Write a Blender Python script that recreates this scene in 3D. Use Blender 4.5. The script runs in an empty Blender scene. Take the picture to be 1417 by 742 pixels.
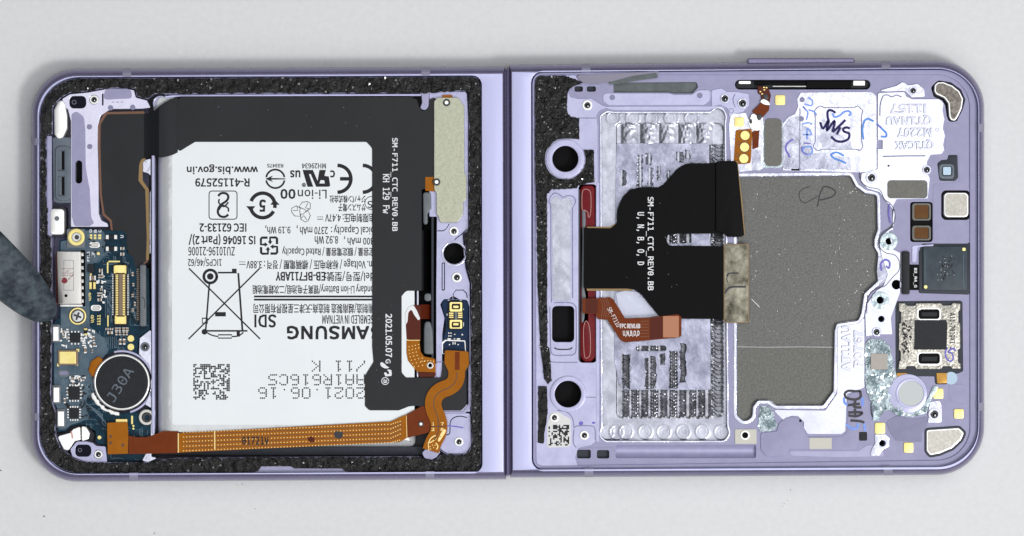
import bpy, bmesh, math, random
import numpy as np
from mathutils import Vector
from mathutils.geometry import delaunay_2d_cdt
random.seed(7)
SC = bpy.context.scene
COL = SC.collection

# ------------------------------------------------------------------ camera, light, exposure
H = 600.0            # camera height in mm
ZR = 6.0             # height (mm) of the plane the pixel grid is measured on
PPM = 7.93           # picture pixels per mm on that plane
cam = bpy.data.cameras.new('camera')
cam_o = bpy.data.objects.new('camera', cam)
COL.objects.link(cam_o)
cam_o.location = (0, 0, H / 1000)
cam.sensor_width = 36
cam.lens = 36 * (H - ZR) / (1417 / PPM)
cam.clip_start = 0.01
cam.clip_end = 50
SC.camera = cam_o

world = bpy.data.worlds.new('World')
SC.world = world
world.use_nodes = True
bg = world.node_tree.nodes['Background']
bg.inputs[0].default_value = (0.95, 0.96, 1.0, 1)
bg.inputs[1].default_value = 0.13

def area(name, loc, sx, sy, power, target=(0, 0, 0), color=(1, 1, 1)):
    l = bpy.data.lights.new(name, 'AREA')
    l.shape = 'RECTANGLE'; l.size = sx; l.size_y = sy; l.energy = power; l.color = color
    o = bpy.data.objects.new(name, l); COL.objects.link(o)
    o.location = loc
    o.rotation_euler = (Vector(target) - Vector(loc)).to_track_quat('-Z', 'Y').to_euler()
    return o
area('softbox_lamp', (0.30, -0.12, 1.10), 2.20, 1.70, 14.2, color=(0.985, 0.99, 1.0))

area('key_lamp', (0.42, -0.30, 0.84), 0.20, 0.16, 3.8, color=(1.0, 0.99, 0.98))
area('highlight_lamp', (0.18, 0.085, 1.0), 0.24, 0.18, 0.20, color=(1.0, 1.0, 1.0))  # added lamp, placed so the upper-right plates mirror it and turn whiter

SC.view_settings.view_transform = 'Standard'
SC.view_settings.look = 'None'
SC.view_settings.gamma = 1
SC.view_settings.use_curve_mapping = False
SC.view_settings.exposure = 0.06

# ------------------------------------------------------------------ pixel grid to metres
def W(px, py, z):
    s = (H - z) / (H - ZR) / PPM / 1000
    return ((px - 708.5) * s, (371 - py) * s, z / 1000)

# ------------------------------------------------------------------ materials
def srgb(r, g, b):
    f = lambda v: (v / 255 / 12.92) if v / 255 <= 0.04045 else ((v / 255 + 0.055) / 1.055) ** 2.4
    return (f(r), f(g), f(b), 1)

MATS = {}
def mat(name, col, rough=0.5, metal=0.0, col2=None, nscale=1500, ndetail=4, contrast=(0.35, 0.65), bump=0.0,
        bscale=3000, bdist=0.00005, spec=0.5, coat=0.0, rvar=0.0, aniso=None, vor=False, emit=0, trans=0, stretch=None, alpha=1.0):
    m = bpy.data.materials.new(name); m.use_nodes = True
    nt = m.node_tree; N = nt.nodes; L = nt.links
    b = N['Principled BSDF']
    b.inputs['Base Color'].default_value = srgb(*col)
    b.inputs['Roughness'].default_value = rough
    b.inputs['Metallic'].default_value = metal
    b.inputs['Specular IOR Level'].default_value = spec
    b.inputs['Coat Weight'].default_value = coat
    b.inputs['Coat Roughness'].default_value = 0.12
    b.inputs['Alpha'].default_value = alpha
    if trans: b.inputs['Transmission Weight'].default_value = trans
    tc = N.new('ShaderNodeTexCoord')
    src = tc.outputs['Object']
    if stretch:
        mp = N.new('ShaderNodeMapping'); mp.inputs['Scale'].default_value = stretch
        L.new(src, mp.inputs['Vector']); src = mp.outputs['Vector']
    if col2 or rvar:
        n = N.new('ShaderNodeTexNoise'); n.inputs['Scale'].default_value = nscale; n.inputs['Detail'].default_value = ndetail
        n.inputs['Roughness'].default_value = 0.65
        L.new(src, n.inputs['Vector'])
        r = N.new('ShaderNodeValToRGB')
        r.color_ramp.elements[0].position = contrast[0]; r.color_ramp.elements[1].position = contrast[1]
        L.new(n.outputs['Fac'], r.inputs['Fac'])
        if col2:
            r.color_ramp.elements[0].color = srgb(*col); r.color_ramp.elements[1].color = srgb(*col2)
            L.new(r.outputs['Color'], b.inputs['Base Color'])
        if rvar:
            mr = N.new('ShaderNodeMapRange')
            mr.inputs['To Min'].default_value = max(0.05, rough - rvar); mr.inputs['To Max'].default_value = min(1, rough + rvar)
            L.new(n.outputs['Fac'], mr.inputs['Value']); L.new(mr.outputs['Result'], b.inputs['Roughness'])
    if bump:
        if vor:
            n2 = N.new('ShaderNodeTexVoronoi'); n2.inputs['Scale'].default_value = bscale; out = n2.outputs['Distance']
        else:
            n2 = N.new('ShaderNodeTexNoise'); n2.inputs['Scale'].default_value = bscale; n2.inputs['Detail'].default_value = 5
            out = n2.outputs['Fac']
        L.new(src, n2.inputs['Vector'])
        bp = N.new('ShaderNodeBump'); bp.inputs['Strength'].default_value = bump; bp.inputs['Distance'].default_value = bdist
        L.new(out, bp.inputs['Height']); L.new(bp.outputs['Normal'], b.inputs['Normal'])
    MATS[name] = m
    return m

mat('table_top', (211, 212, 213), 0.6, col2=(218, 219, 219), nscale=900, ndetail=8, contrast=(0.3, 0.7), spec=0.2, bump=0.12, bscale=1800, bdist=0.0001)
mat('frame_paint', (120, 115, 145), 0.26, 0.55, col2=(128, 123, 153), nscale=300, rvar=0.08, bump=0.06, bscale=5000)
mat('rim_metal', (182, 183, 219), 0.30, 0.35, col2=(189, 190, 226), nscale=400, bump=0.06, bscale=5000, rvar=0.08, stretch=(1, 0.12, 1))
mat('antenna_plastic', (140, 138, 160), 0.5)
mat('lavender', (156, 155, 186), 0.42, 0.15, col2=(164, 163, 194), nscale=700, bump=0.15, bscale=1800, rvar=0.08)
mat('light_metal', (168, 168, 199), 0.30, 0.35, col2=(180, 180, 210), nscale=350, bump=0.25, bscale=700, bdist=0.0001, rvar=0.12)
mat('white_metal', (186, 188, 205), 0.20, 0.88, col2=(210, 212, 226), nscale=200, bump=0.9, bscale=210, bdist=0.0006, rvar=0.1)
mat('rough_metal', (132, 134, 150), 0.22, 0.9, col2=(190, 192, 206), nscale=380, bump=0.9, bscale=420, bdist=0.0003, rvar=0.1)
mat('milled_metal', (150, 152, 164), 0.28, 0.85, col2=(180, 182, 194), nscale=300, bump=0.4, bscale=260, bdist=0.0004, rvar=0.1)
mat('etched_metal', (122, 124, 130), 0.24, 0.92, col2=(170, 172, 180), nscale=500, bump=0.35, bscale=800, bdist=0.00016)
mat('plastic', (148, 147, 178), 0.5, 0.0, col2=(155, 154, 185), nscale=500, bump=0.10, bscale=2500, spec=0.3)
mat('plastic_dark', (130, 129, 158), 0.5, 0.0, col2=(137, 136, 165), nscale=500, bump=0.10, bscale=2500, spec=0.3)
mat('pocket_dark', (26, 24, 38), 0.5)
mat('black_hole', (5, 5, 8), 0.55, spec=0.1)
mat('foam', (9, 9, 10), 0.42, col2=(34, 34, 34), nscale=600, ndetail=8, bump=1.0, bscale=700, bdist=0.0008, spec=0.22)
mat('foam_flake', (58, 58, 58), 0.2, 0.3, col2=(10, 10, 10), nscale=350, contrast=(0.42, 0.54), spec=0.6)
mat('battery_label', (228, 233, 236), 0.40, spec=0.35, col2=(231, 236, 239), nscale=80, bump=0.30, bscale=28, bdist=0.0015)
mat('pouch_foil', (206, 209, 211), 0.30, 0.30, bump=0.7, bscale=120, bdist=0.0010)
mat('ink', (22, 23, 27), 0.55, spec=0.3)
mat('ink_white', (228, 229, 232), 0.5)
mat('flex_black', (25, 26, 30), 0.36, spec=0.26, bump=0.35, bscale=38, bdist=0.001, col2=(30, 31, 35), nscale=90)
mat('flex_black_deep', (6, 6, 8), 0.36, spec=0.07, bump=0.35, bscale=45, bdist=0.001)
mat('flex_edge', (112, 78, 58), 0.45, spec=0.4)
mat('flex_edge_gold', (140, 112, 66), 0.42, spec=0.5)
mat('polyimide', (152, 89, 10), 0.32, 0.0, col2=(160, 96, 14), nscale=500, bump=0.05, bscale=500, spec=0.10)
mat('polyimide_brown', (106, 46, 14), 0.32, 0.0, col2=(114, 51, 18), nscale=400, bump=0.10, bscale=220, spec=0.10)
mat('polyimide_red', (82, 30, 14), 0.25, spec=0.15, bump=0.15, bscale=250)
mat('polyimide_tan', (170, 108, 70), 0.35, coat=0.2)
mat('trace_gold', (232, 206, 140), 0.35, 0.55)
mat('trace_dark', (98, 56, 12), 0.4)
mat('pcb', (7, 30, 43), 0.34, 0.0, col2=(18, 56, 74), nscale=420, contrast=(0.32, 0.68), spec=0.12, bump=0.12, bscale=2500)
mat('pcb_grey', (58, 78, 94), 0.38, 0.1, col2=(88, 106, 118), nscale=350, spec=0.25, bump=0.12, bscale=2500)
mat('pcb_navy', (8, 32, 60), 0.34, col2=(16, 44, 76), nscale=700, spec=0.15, bump=0.1, bscale=2500)
mat('trace_blue', (74, 96, 112), 0.4, 0.1)
mat('gold', (238, 214, 132), 0.30, 0.75, col2=(246, 226, 156), nscale=1200, bump=0.1, bscale=2500)
mat('gold_pale', (236, 222, 152), 0.35, 0.5, col2=(230, 212, 130), nscale=1500, bump=0.1, bscale=3000)
mat('chip', (26, 29, 33), 0.45, col2=(34, 37, 41), nscale=1500, bump=0.1, bscale=5000, spec=0.2)
mat('chip_slate', (44, 55, 64), 0.34, col2=(58, 70, 78), nscale=600, spec=0.25, bump=0.1, bscale=2500)
mat('solder', (226, 226, 224), 0.3, 0.6, bump=0.3, bscale=3500)
mat('ceramic', (128, 108, 90), 0.45)
mat('steel', (186, 184, 180), 0.30, 0.85, col2=(200, 198, 194), nscale=500, bump=0.12, bscale=1500, rvar=0.08, stretch=(1, 0.2, 1))
mat('nickel', (156, 158, 139), 0.32, 0.7, col2=(172, 174, 155), nscale=2600, bump=0.4, bscale=1700, bdist=0.00008, rvar=0.1)
mat('white_pad', (243, 243, 240), 0.28, 0.6, bump=0.05, bscale=900)
mat('grain_metal', (116, 113, 106), 0.36, 0.7, col2=(190, 187, 178), nscale=2000, ndetail=6, bump=0.8, bscale=2300, bdist=0.00014)
mat('satin_metal', (156, 153, 146), 0.42, 0.55, col2=(180, 177, 169), nscale=1800, bump=0.35, bscale=2000)
mat('screw_metal', (196, 198, 200), 0.25, 0.9, bump=0.1, bscale=2000)
mat('screw_dark', (60, 62, 64), 0.4, 0.6)
mat('rubber_grey', (86, 96, 108), 0.42, col2=(94, 104, 116), nscale=500, bump=0.05, bscale=3000)
mat('rubber_dark', (44, 49, 58), 0.45, spec=0.25)
mat('silicone', (92, 98, 104), 0.35, spec=0.5, col2=(104, 110, 116), nscale=500)
mat('red_rubber', (98, 8, 20), 0.35, spec=0.15, col2=(112, 14, 26), nscale=400)
mat('red_edge', (196, 150, 140), 0.3)
mat('graphite', (80, 80, 78), 0.42, 0.30, col2=(104, 104, 101), nscale=3200, ndetail=6, contrast=(0.36, 0.66), bump=0.6, bscale=3600, bdist=0.00008, rvar=0.12)
mat('graphite_light', (92, 91, 86), 0.5, 0.2, col2=(106, 105, 99), nscale=3000, bump=0.3, bscale=4000)
mat('speck', (226, 226, 222), 0.3, 0.5)
mat('foil_mottled', (58, 55, 44), 0.30, 0.75, col2=(158, 154, 138), nscale=300, ndetail=7, contrast=(0.36, 0.68), bump=0.5, bscale=700, bdist=0.0002)
mat('marker_black', (24, 22, 36), 0.45)
mat('marker_navy', (40, 32, 96), 0.45, col2=(28, 22, 74), nscale=900, spec=0.2)
mat('marker_blue', (104, 140, 226), 0.45, col2=(132, 164, 236), nscale=700)
mat('marker_sky', (86, 150, 228), 0.45, col2=(70, 126, 214), nscale=700)
mat('marker_violet', (92, 84, 176), 0.45, col2=(112, 104, 196), nscale=700)
mat('glue_teal', (160, 180, 188), 0.2, 0.2, col2=(200, 214, 220), nscale=700, bump=1.0, bscale=700, bdist=0.0005, spec=0.6)
mat('film', (124, 126, 146), 0.24, 0.6, col2=(172, 174, 194), nscale=260, bump=0.6, bscale=170, bdist=0.0008)
mat('clear_film', (196, 200, 218), 0.12, 0.2, bump=0.35, bscale=250, bdist=0.0003)
mat('smoke_film', (128, 125, 142), 0.35, 0.1, bump=0.3, bscale=300)
mat('green_grey', (74, 82, 84), 0.5, col2=(92, 100, 100), nscale=600)
mat('sticker', (214, 214, 214), 0.5)
mat('lens_blue', (6, 7, 26), 0.3, spec=0.1)
mat('glass_pale', (166, 188, 206), 0.2, 0.2)
mat('amber', (92, 58, 22), 0.3, col2=(102, 66, 26), nscale=300, spec=0.15)
mat('lens_grey', (186, 192, 192), 0.35)
mat('beige', (196, 194, 184), 0.5)
mat('taupe', (164, 158, 150), 0.55, col2=(172, 166, 158), nscale=2500)
mat('red_dot', (120, 20, 34), 0.5)
mat('nylon', (36, 44, 52), 0.55, col2=(84, 95, 103), nscale=420, ndetail=9, contrast=(0.40, 0.70), bump=0.8, bscale=600, bdist=0.0005, spec=0.25)
mat('grain_dark', (70, 66, 62), 0.34, 0.7, col2=(132, 126, 118), nscale=1500, ndetail=6, bump=0.6, bscale=2200, bdist=0.0001)
mat('contact_gold', (168, 128, 62), 0.32, 0.75, bump=0.1, bscale=1500)
mat('glue_shard', (190, 204, 210), 0.15, 0.35, col2=(104, 126, 132), nscale=600, contrast=(0.42, 0.58), spec=0.8)
mat('hinge_paint', (96, 89, 124), 0.4, 0.3)
mat('trace_pale', (96, 116, 130), 0.4, 0.2, col2=(60, 84, 100), nscale=900)
mat('foam_shine', (110, 110, 110), 0.12, 0.5, spec=0.8)
mat('graphite_low', (80, 80, 76), 0.44, 0.32, col2=(100, 100, 95), nscale=2800, bump=0.5, bscale=3600, bdist=0.00007)
mat('mould_metal', (190, 192, 208), 0.26, 0.75, col2=(206, 208, 222), nscale=160, bump=0.18, bscale=160, bdist=0.0004, rvar=0.06)
mat('bright_lavender', (204, 203, 224), 0.28, 0.45, col2=(214, 213, 232), nscale=240, bump=0.3, bscale=300, bdist=0.0003, rvar=0.1)
mat('dust_grey', (120, 120, 120), 0.8)

# ------------------------------------------------------------------ outline helpers (pixel coordinates)
def rp(pts, r=0.0, n=5):
    """round the corners of a polygon; a point may carry its own radius"""
    out = []; m = len(pts)
    for i in range(m):
        p = pts[i]; R = p[2] if len(p) > 2 else r
        a = Vector(pts[i - 1][:2]); b = Vector(p[:2]); c = Vector(pts[(i + 1) % m][:2])
        u = a - b; v = c - b
        if R <= 0 or u.length < 1e-6 or v.length < 1e-6:
            out.append((b.x, b.y)); continue
        lu, lv = u.length, v.length; u /= lu; v /= lv
        cosang = max(-0.9999, min(0.9999, u.dot(v))); ang = math.acos(cosang)
        if ang > 3.05:
            out.append((b.x, b.y)); continue
        t = min(R / math.tan(ang / 2), lu * 0.48, lv * 0.48); Rr = t * math.tan(ang / 2)
        bis = (u + v).normalized(); cen = b + bis * (Rr / math.sin(ang / 2))
        p0 = b + u * t; p1 = b + v * t
        a0 = math.atan2(p0.y - cen.y, p0.x - cen.x); a1 = math.atan2(p1.y - cen.y, p1.x - cen.x)
        d = (a1 - a0 + math.pi) % (2 * math.pi) - math.pi
        k = max(2, n if R < 20 else n * 3)
        for j in range(k + 1):
            q = a0 + d * j / k
            out.append((cen.x + Rr * math.cos(q), cen.y + Rr * math.sin(q)))
    return out
def rr(x0, y0, x1, y1, r=0.0, n=4): return rp([(x0, y0), (x1, y0), (x1, y1), (x0, y1)], r, n)
def circ(cx, cy, r, n=28): return [(cx + r * math.cos(2 * math.pi * i / n), cy + r * math.sin(2 * math.pi * i / n)) for i in range(n)]
def arc(cx, cy, r, a0, a1, n=14):
    return [(cx + r * math.cos(math.radians(a0 + (a1 - a0) * i / n)), cy + r * math.sin(math.radians(a0 + (a1 - a0) * i / n))) for i in range(n + 1)]
def smooth(pts, n=4, closed=False):
    P = [Vector(p[:2]) for p in pts]; out = []; m = len(P)
    rng = range(m if closed else m - 1)
    for i in rng:
        p0 = P[i - 1] if (i > 0 or closed) else P[0]; p1 = P[i]; p2 = P[(i + 1) % m]
        p3 = P[(i + 2) % m] if (closed or i + 2 < m) else P[-1]
        for j in range(n):
            t = j / n
            q = 0.5 * ((2 * p1) + (p2 - p0) * t + (2 * p0 - 5 * p1 + 4 * p2 - p3) * t * t + (3 * p1 - p0 - 3 * p2 + p3) * t ** 3)
            out.append((q.x, q.y))
    if not closed: out.append(tuple(P[-1]))
    return out
def offs(pts, w):
    """both sides of an open polyline"""
    L_, R_ = [], []
    n = len(pts)
    for i in range(n):
        a = Vector(pts[max(0, i - 1)]); b = Vector(pts[min(n - 1, i + 1)])
        d = (b - a)
        d = d.normalized() if d.length > 1e-9 else Vector((1, 0))
        nn = Vector((-d.y, d.x)) * (w / 2); p = Vector(pts[i])
        L_.append(tuple(p + nn)); R_.append(tuple(p - nn))
    return L_, R_
def slot(pts, w):
    a, b = offs(pts, w); return a + b[::-1]
def jag(pts, amp, step=4.0, seed=1):
    """roughen a closed outline as torn foam is"""
    rnd = random.Random(seed); out = []; m = len(pts)
    for i in range(m):
        a = Vector(pts[i][:2]); b = Vector(pts[(i + 1) % m][:2]); d = b - a; k = max(1, int(d.length / step))
        nn = Vector((-d.y, d.x)); nn = nn.normalized() if nn.length > 0 else nn
        for j in range(k):
            out.append(tuple(a + d * (j / k) + nn * rnd.uniform(-amp, amp)))
    return out
def area2(p):
    return sum(p[i - 1][0] * p[i][1] - p[i][0] * p[i - 1][1] for i in range(len(p)))
def inset(pts, d, wt=None):
    """offset a closed outline inwards; wt gives each edge's share"""
    m = len(pts); sg = 1 if area2(pts) > 0 else -1
    nrm = []; ds = []
    for i in range(m):
        a = Vector(pts[i]); b = Vector(pts[(i + 1) % m]); e = (b - a).normalized()
        nrm.append(Vector((-e.y, e.x)) * sg); ds.append(d * (wt(a, b) if wt else 1))
    out = []
    for i in range(m):
        n1, n2 = nrm[i - 1], nrm[i]; d1, d2 = ds[i - 1], ds[i]
        det = n1.x * n2.y - n1.y * n2.x
        if abs(det) < 0.02: v = n2 * ((d1 + d2) / 2)
        else: v = Vector(((d1 * n2.y - d2 * n1.y) / det, (n1.x * d2 - n2.x * d1) / det))
        out.append((pts[i][0] + v.x, pts[i][1] + v.y))
    return out

# ------------------------------------------------------------------ geometry pieces: each returns (vertices, faces) in metres
def loop_inset(lp, d):
    """offset one outline towards its inside by d, mitres limited"""
    m = len(lp); sg = 1 if area2(lp) > 0 else -1; out = []
    nr = []
    for i in range(m):
        ax, ay = lp[i]; bx, by = lp[(i + 1) % m]; ex, ey = bx - ax, by - ay
        l = math.hypot(ex, ey) or 1.0
        nr.append((-ey / l * sg, ex / l * sg))
    for i in range(m):
        n1, n2 = nr[i - 1], nr[i]; sx, sy = n1[0] + n2[0], n1[1] + n2[1]; q = sx * sx + sy * sy
        k = 2 * d / max(q, 0.5)
        out.append((lp[i][0] + sx * k, lp[i][1] + sy * k))
    return out
def clean(lp):
    out = []
    for p in lp:
        if not out or abs(p[0] - out[-1][0]) + abs(p[1] - out[-1][1]) > 0.02: out.append((p[0], p[1]))
    if len(out) > 1 and abs(out[0][0] - out[-1][0]) + abs(out[0][1] - out[-1][1]) <= 0.02: out.pop()
    return out
def fill(loops):
    """triangles of an outline with holes (even-odd)"""
    pts, edges = [], []
    for lp in loops:
        o = len(pts); m = len(lp); pts += lp; edges += [(o + i, o + (i + 1) % m) for i in range(m)]
    vs, _, fs, _, _, _ = delaunay_2d_cdt([Vector(p) for p in pts], edges, [], 1, 1e-4)
    vs = np.array([(v.x, v.y) for v in vs]); fs = np.array([f for f in fs if len(f) == 3])
    if len(fs) == 0: return [], []
    cen = vs[fs].mean(axis=1); ins = np.zeros(len(cen), int)
    for lp in loops:
        a = np.array(lp); b = np.roll(a, -1, axis=0); c = np.zeros(len(cen), int)
        for k in range(0, len(cen), 4000):
            X = cen[k:k + 4000, 0][:, None]; Y = cen[k:k + 4000, 1][:, None]
            cr = ((a[None, :, 1] > Y) != (b[None, :, 1] > Y))
            den = np.where(np.abs(b[:, 1] - a[:, 1]) < 1e-12, 1e-12, b[:, 1] - a[:, 1])[None, :]
            xi = (b[None, :, 0] - a[None, :, 0]) * (Y - a[None, :, 1]) / den + a[None, :, 0]
            c[k:k + 4000] = (cr & (X < xi)).sum(axis=1) % 2
        ins += c
    keep = fs[ins % 2 == 1]
    return [tuple(p) for p in vs], [tuple(int(i) for i in f) for f in keep]
def prism(loops, z0, z1, bev=0.05, res=1):
    """solid slab with outline loops[0] and holes loops[1:], top edges rounded by bev mm"""
    if loops and isinstance(loops[0][0], (int, float)): loops = [loops]
    loops = [clean(l) for l in loops]; loops = [l for l in loops if len(l) > 2]
    bev = min(bev, (z1 - z0) * 0.9); bp = bev * PPM
    V, F = [], []
    prof = [(0.0, z0), (0.0, z1 - bev)]
    if bev > 0:
        k = res + 1
        for i in range(1, k + 1):
            t = math.pi / 2 * i / k; prof.append((bp * (1 - math.cos(t)), z1 - bev + bev * math.sin(t)))
    s = (H - z1) / (H - ZR) / PPM / 1000
    def Q(p, z): return ((p[0] - 708.5) * s, (371 - p[1]) * s, z / 1000)
    tops = []
    for li, lp in enumerate(loops):
        m = len(lp); depth = 1 if li == 0 else -1
        if li > 0:   # an island inside a hole counts as solid again
            x, y = lp[0]; c = 0
            for lj, l2 in enumerate(loops):
                if lj == li: continue
                c += pip(x, y, l2)
            depth = 1 if c % 2 == 0 else -1
        o = len(V)
        for (d, z) in prof:
            q = loop_inset(lp, d * depth) if d else lp
            V += [Q(p, z) for p in q]
        tops.append(q)
        for r in range(len(prof) - 1):
            for i in range(m):
                j = (i + 1) % m
                F.append((o + r * m + i, o + r * m + j, o + (r + 1) * m + j, o + (r + 1) * m + i))
    tv, tf = fill(tops)
    o = len(V)
    V += [Q(p, z1) for p in tv]; F += [(a + o, b + o, c + o) for (a, b, c) in tf]
    return V, F
def pip(x, y, lp):
    c = 0
    for i in range(len(lp)):
        x1, y1 = lp[i - 1]; x2, y2 = lp[i]
        if (y1 > y) != (y2 > y) and x < (x2 - x1) * (y - y1) / (y2 - y1) + x1: c ^= 1
    return c
def loft(pts, prof, wt=None, cap=True):
    V, F = [], []; m = len(pts)
    for (d, z) in prof:
        q = inset(pts, d, wt) if abs(d) > 1e-6 else pts
        V += [W(x, y, z) for (x, y) in q]
    for k in range(len(prof) - 1):
        for i in range(m):
            j = (i + 1) % m
            F.append((k * m + i, k * m + j, (k + 1) * m + j, (k + 1) * m + i))
    if cap: F.append(tuple(range((len(prof) - 1) * m, len(prof) * m)))
    return V, F
def ribbon(pts, w, z, taper=False):
    a, b = offs(pts, w); V, F = [], []
    n = len(pts)
    for i in range(n):
        V += [W(a[i][0], a[i][1], z), W(b[i][0], b[i][1], z)]
    F = [(2 * i, 2 * i + 1, 2 * i + 3, 2 * i + 2) for i in range(n - 1)]
    return V, F
def loopribbon(pts, w, z): return ribbon(list(pts) + [pts[0], pts[1]], w, z)
def flat(pts, z):
    return [W(x, y, z) for (x, y) in pts], [tuple(range(len(pts)))]
def strip(rows):
    """sheet through rows of world points given as (px, py, z)"""
    V, F = [], []; n = len(rows[0])
    for r in rows: V += [W(*p) for p in r]
    for k in range(len(rows) - 1):
        for i in range(n - 1):
            F.append((k * n + i, k * n + i + 1, (k + 1) * n + i + 1, (k + 1) * n + i))
    return V, F
def box(x0, y0, x1, y1, z0, z1, ch=0.0):
    """small block with chamfered top"""
    c = ch * PPM
    a = [W(x0, y0, z0), W(x1, y0, z0), W(x1, y1, z0), W(x0, y1, z0), W(x0, y0, z1 - ch), W(x1, y0, z1 - ch), W(x1, y1, z1 - ch), W(x0, y1, z1 - ch)]
    F = [(0, 1, 5, 4), (1, 2, 6, 5), (2, 3, 7, 6), (3, 0, 4, 7)]
    if ch:
        a += [W(x0 + c, y0 + c, z1), W(x1 - c, y0 + c, z1), W(x1 - c, y1 - c, z1), W(x0 + c, y1 - c, z1)]
        F += [(4, 5, 9, 8), (5, 6, 10, 9), (6, 7, 11, 10), (7, 4, 8, 11), (8, 9, 10, 11)]
    else: F.append((4, 5, 6, 7))
    return a, F
def tube(pts, r, z, n=6):
    """round bead of radius r px along a line"""
    V, F = [], []; m = len(pts)
    for i in range(m):
        a = Vector(pts[max(0, i - 1)][:2]); b = Vector(pts[min(m - 1, i + 1)][:2]); d = (b - a)
        d = d.normalized() if d.length > 1e-9 else Vector((1, 0)); nn = Vector((-d.y, d.x))
        for k in range(n):
            t = 2 * math.pi * k / n; q = Vector(pts[i][:2]) + nn * (r * math.cos(t))
            V.append(W(q.x, q.y, z + r * math.sin(t) / PPM))
    for i in range(m - 1):
        for k in range(n):
            F.append((i * n + k, i * n + (k + 1) % n, (i + 1) * n + (k + 1) % n, (i + 1) * n + k))
    return V, F

# ------------------------------------------------------------------ objects
WL = {}
def make(name, geos, material, parent=None, smooth_angle=18, kind=None, label=None):
    if isinstance(geos, tuple): geos = [geos]
    V, F = [], []
    for (v, f) in geos:
        o = len(V); V += v; F += [tuple(i + o for i in q) for q in f]
    xs = [v[0] for v in V]; ys = [v[1] for v in V]; zs = [v[2] for v in V]
    c = Vector(((min(xs) + max(xs)) / 2, (min(ys) + max(ys)) / 2, min(zs)))
    me = bpy.data.meshes.new(name)
    me.from_pydata([(v[0] - c.x, v[1] - c.y, v[2] - c.z) for v in V], [], F)
    bm = bmesh.new(); bm.from_mesh(me); bmesh.ops.remove_doubles(bm, verts=bm.verts, dist=2e-7); bmesh.ops.recalc_face_normals(bm, faces=bm.faces)
    bm.to_mesh(me); bm.free()
    me.materials.append(MATS[material])
    me.polygons.foreach_set('use_smooth', [True] * len(me.polygons))
    me.set_sharp_from_angle(angle=math.radians(smooth_angle))
    return link(name, me, c, parent, kind, label)
def link(name, me, c, parent, kind=None, label=None):
    ob = bpy.data.objects.new(name, me); COL.objects.link(ob)
    WL[ob.name] = Vector(c)
    if parent is not None:
        ob.parent = parent; ob.location = Vector(c) - WL[parent.name]
    else: ob.location = c
    if kind: ob['kind'] = kind
    if label: ob['label'] = label
    return ob
def again(src, px, py, px0, py0, parent=None, rot=0.0):
    """another copy of a small part, moved from (px0,py0) to (px,py)"""
    c = WL[src.name].copy(); z = c.z * 1000
    a = W(px, py, z); b = W(px0, py0, z)
    o = link(src.name.split('.')[0], src.data, (c.x + a[0] - b[0], c.y + a[1] - b[1], c.z), parent or src.parent)
    o.rotation_euler.z = rot
    return o
def slab(name, pts, z0, z1, material, parent, bev=0.05, holes=(), r=0.0, res=1, **k):
    lp = rp(pts, r) if r or any(len(p) > 2 for p in pts) else [p[:2] for p in pts]
    return make(name, prism([lp] + list(holes), z0, z1, bev, res), material, parent, **k)

def load_font(fn):
    import os
    try:
        p = os.path.join(bpy.utils.system_resource('DATAFILES', path='fonts'), fn)
        return bpy.data.fonts.load(p)
    except Exception:
        return None
MONO = load_font('DejaVuSansMono.woff2'); CJK = load_font('Noto Sans CJK Regular.woff2'); SANS = CJK
def text_geo(body, x0, y0, x1, y1, z, rot=180, font=None, bold=0.0, ext=0.0, bev=0.0):
    cu = bpy.data.curves.new('t', 'FONT'); cu.body = body; cu.resolution_u = 2
    if font: cu.font = font
    cu.size = 10
    if ext: cu.extrude = 0.30; cu.bevel_depth = 0.20; cu.bevel_resolution = 0; cu.offset = 0.0
    ob = bpy.data.objects.new('t', cu); me = bpy.data.meshes.new_from_object(ob)
    vs = [v.co.copy() for v in me.vertices]; F = [tuple(p.vertices) for p in me.polygons]
    bpy.data.objects.remove(ob); bpy.data.curves.remove(cu); bpy.data.meshes.remove(me)
    ax = min(v.x for v in vs); bx = max(v.x for v in vs); ay = min(v.y for v in vs); by = max(v.y for v in vs)
    V = []
    for v in vs:
        u = (v.x - ax) / max(bx - ax, 1e-6); w = (v.y - ay) / max(by - ay, 1e-6)
        if rot == 180: px, py = x1 - u * (x1 - x0), y0 + w * (y1 - y0)
        elif rot == 0: px, py = x0 + u * (x1 - x0), y1 - w * (y1 - y0)
        elif rot == -90: px, py = x0 + w * (x1 - x0), y0 + u * (y1 - y0)
        else: px, py = x1 - w * (x1 - x0), y1 - u * (y1 - y0)
        V.append(W(px, py, z + (ext * (v.z / 1.0 + 0.5) if ext else 0)))
    return V, F
def text(name, body, bbox, z, material, parent, rot=180, font=SANS, bold=0.0, ext=0.0):
    """bold: the lettering is overprinted, bold px apart in each direction"""
    x0, y0, x1, y1 = bbox; g = []
    bold = 0 if ext else max(bold, 0.16)
    sh = [(0, 0)] if not bold or ext else [(-bold, -bold), (bold, -bold), (bold, bold), (-bold, bold)]
    for i, (dx, dy) in enumerate(sh):
        b = 0 if not bold or ext else bold
        g.append(text_geo(body, x0 + b + dx, y0 + b + dy, x1 - b + dx, y1 - b + dy, z + 0.0012 * i, rot, font, 0, ext))
    return make(name, g, material, parent)
# ================================================================== the setting: table top
tv = [(-1.2, -1.0, 0), (1.2, -1.0, 0), (1.2, 1.0, 0), (-1.2, 1.0, 0)]
tm = bpy.data.meshes.new('table_top'); tm.from_pydata(tv, [], [(0, 1, 2, 3)]); tm.materials.append(MATS['table_top'])
table = bpy.data.objects.new('table_top', tm); COL.objects.link(table)
table['kind'] = 'structure'; table['label'] = 'plain light grey table top under the phone'

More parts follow.
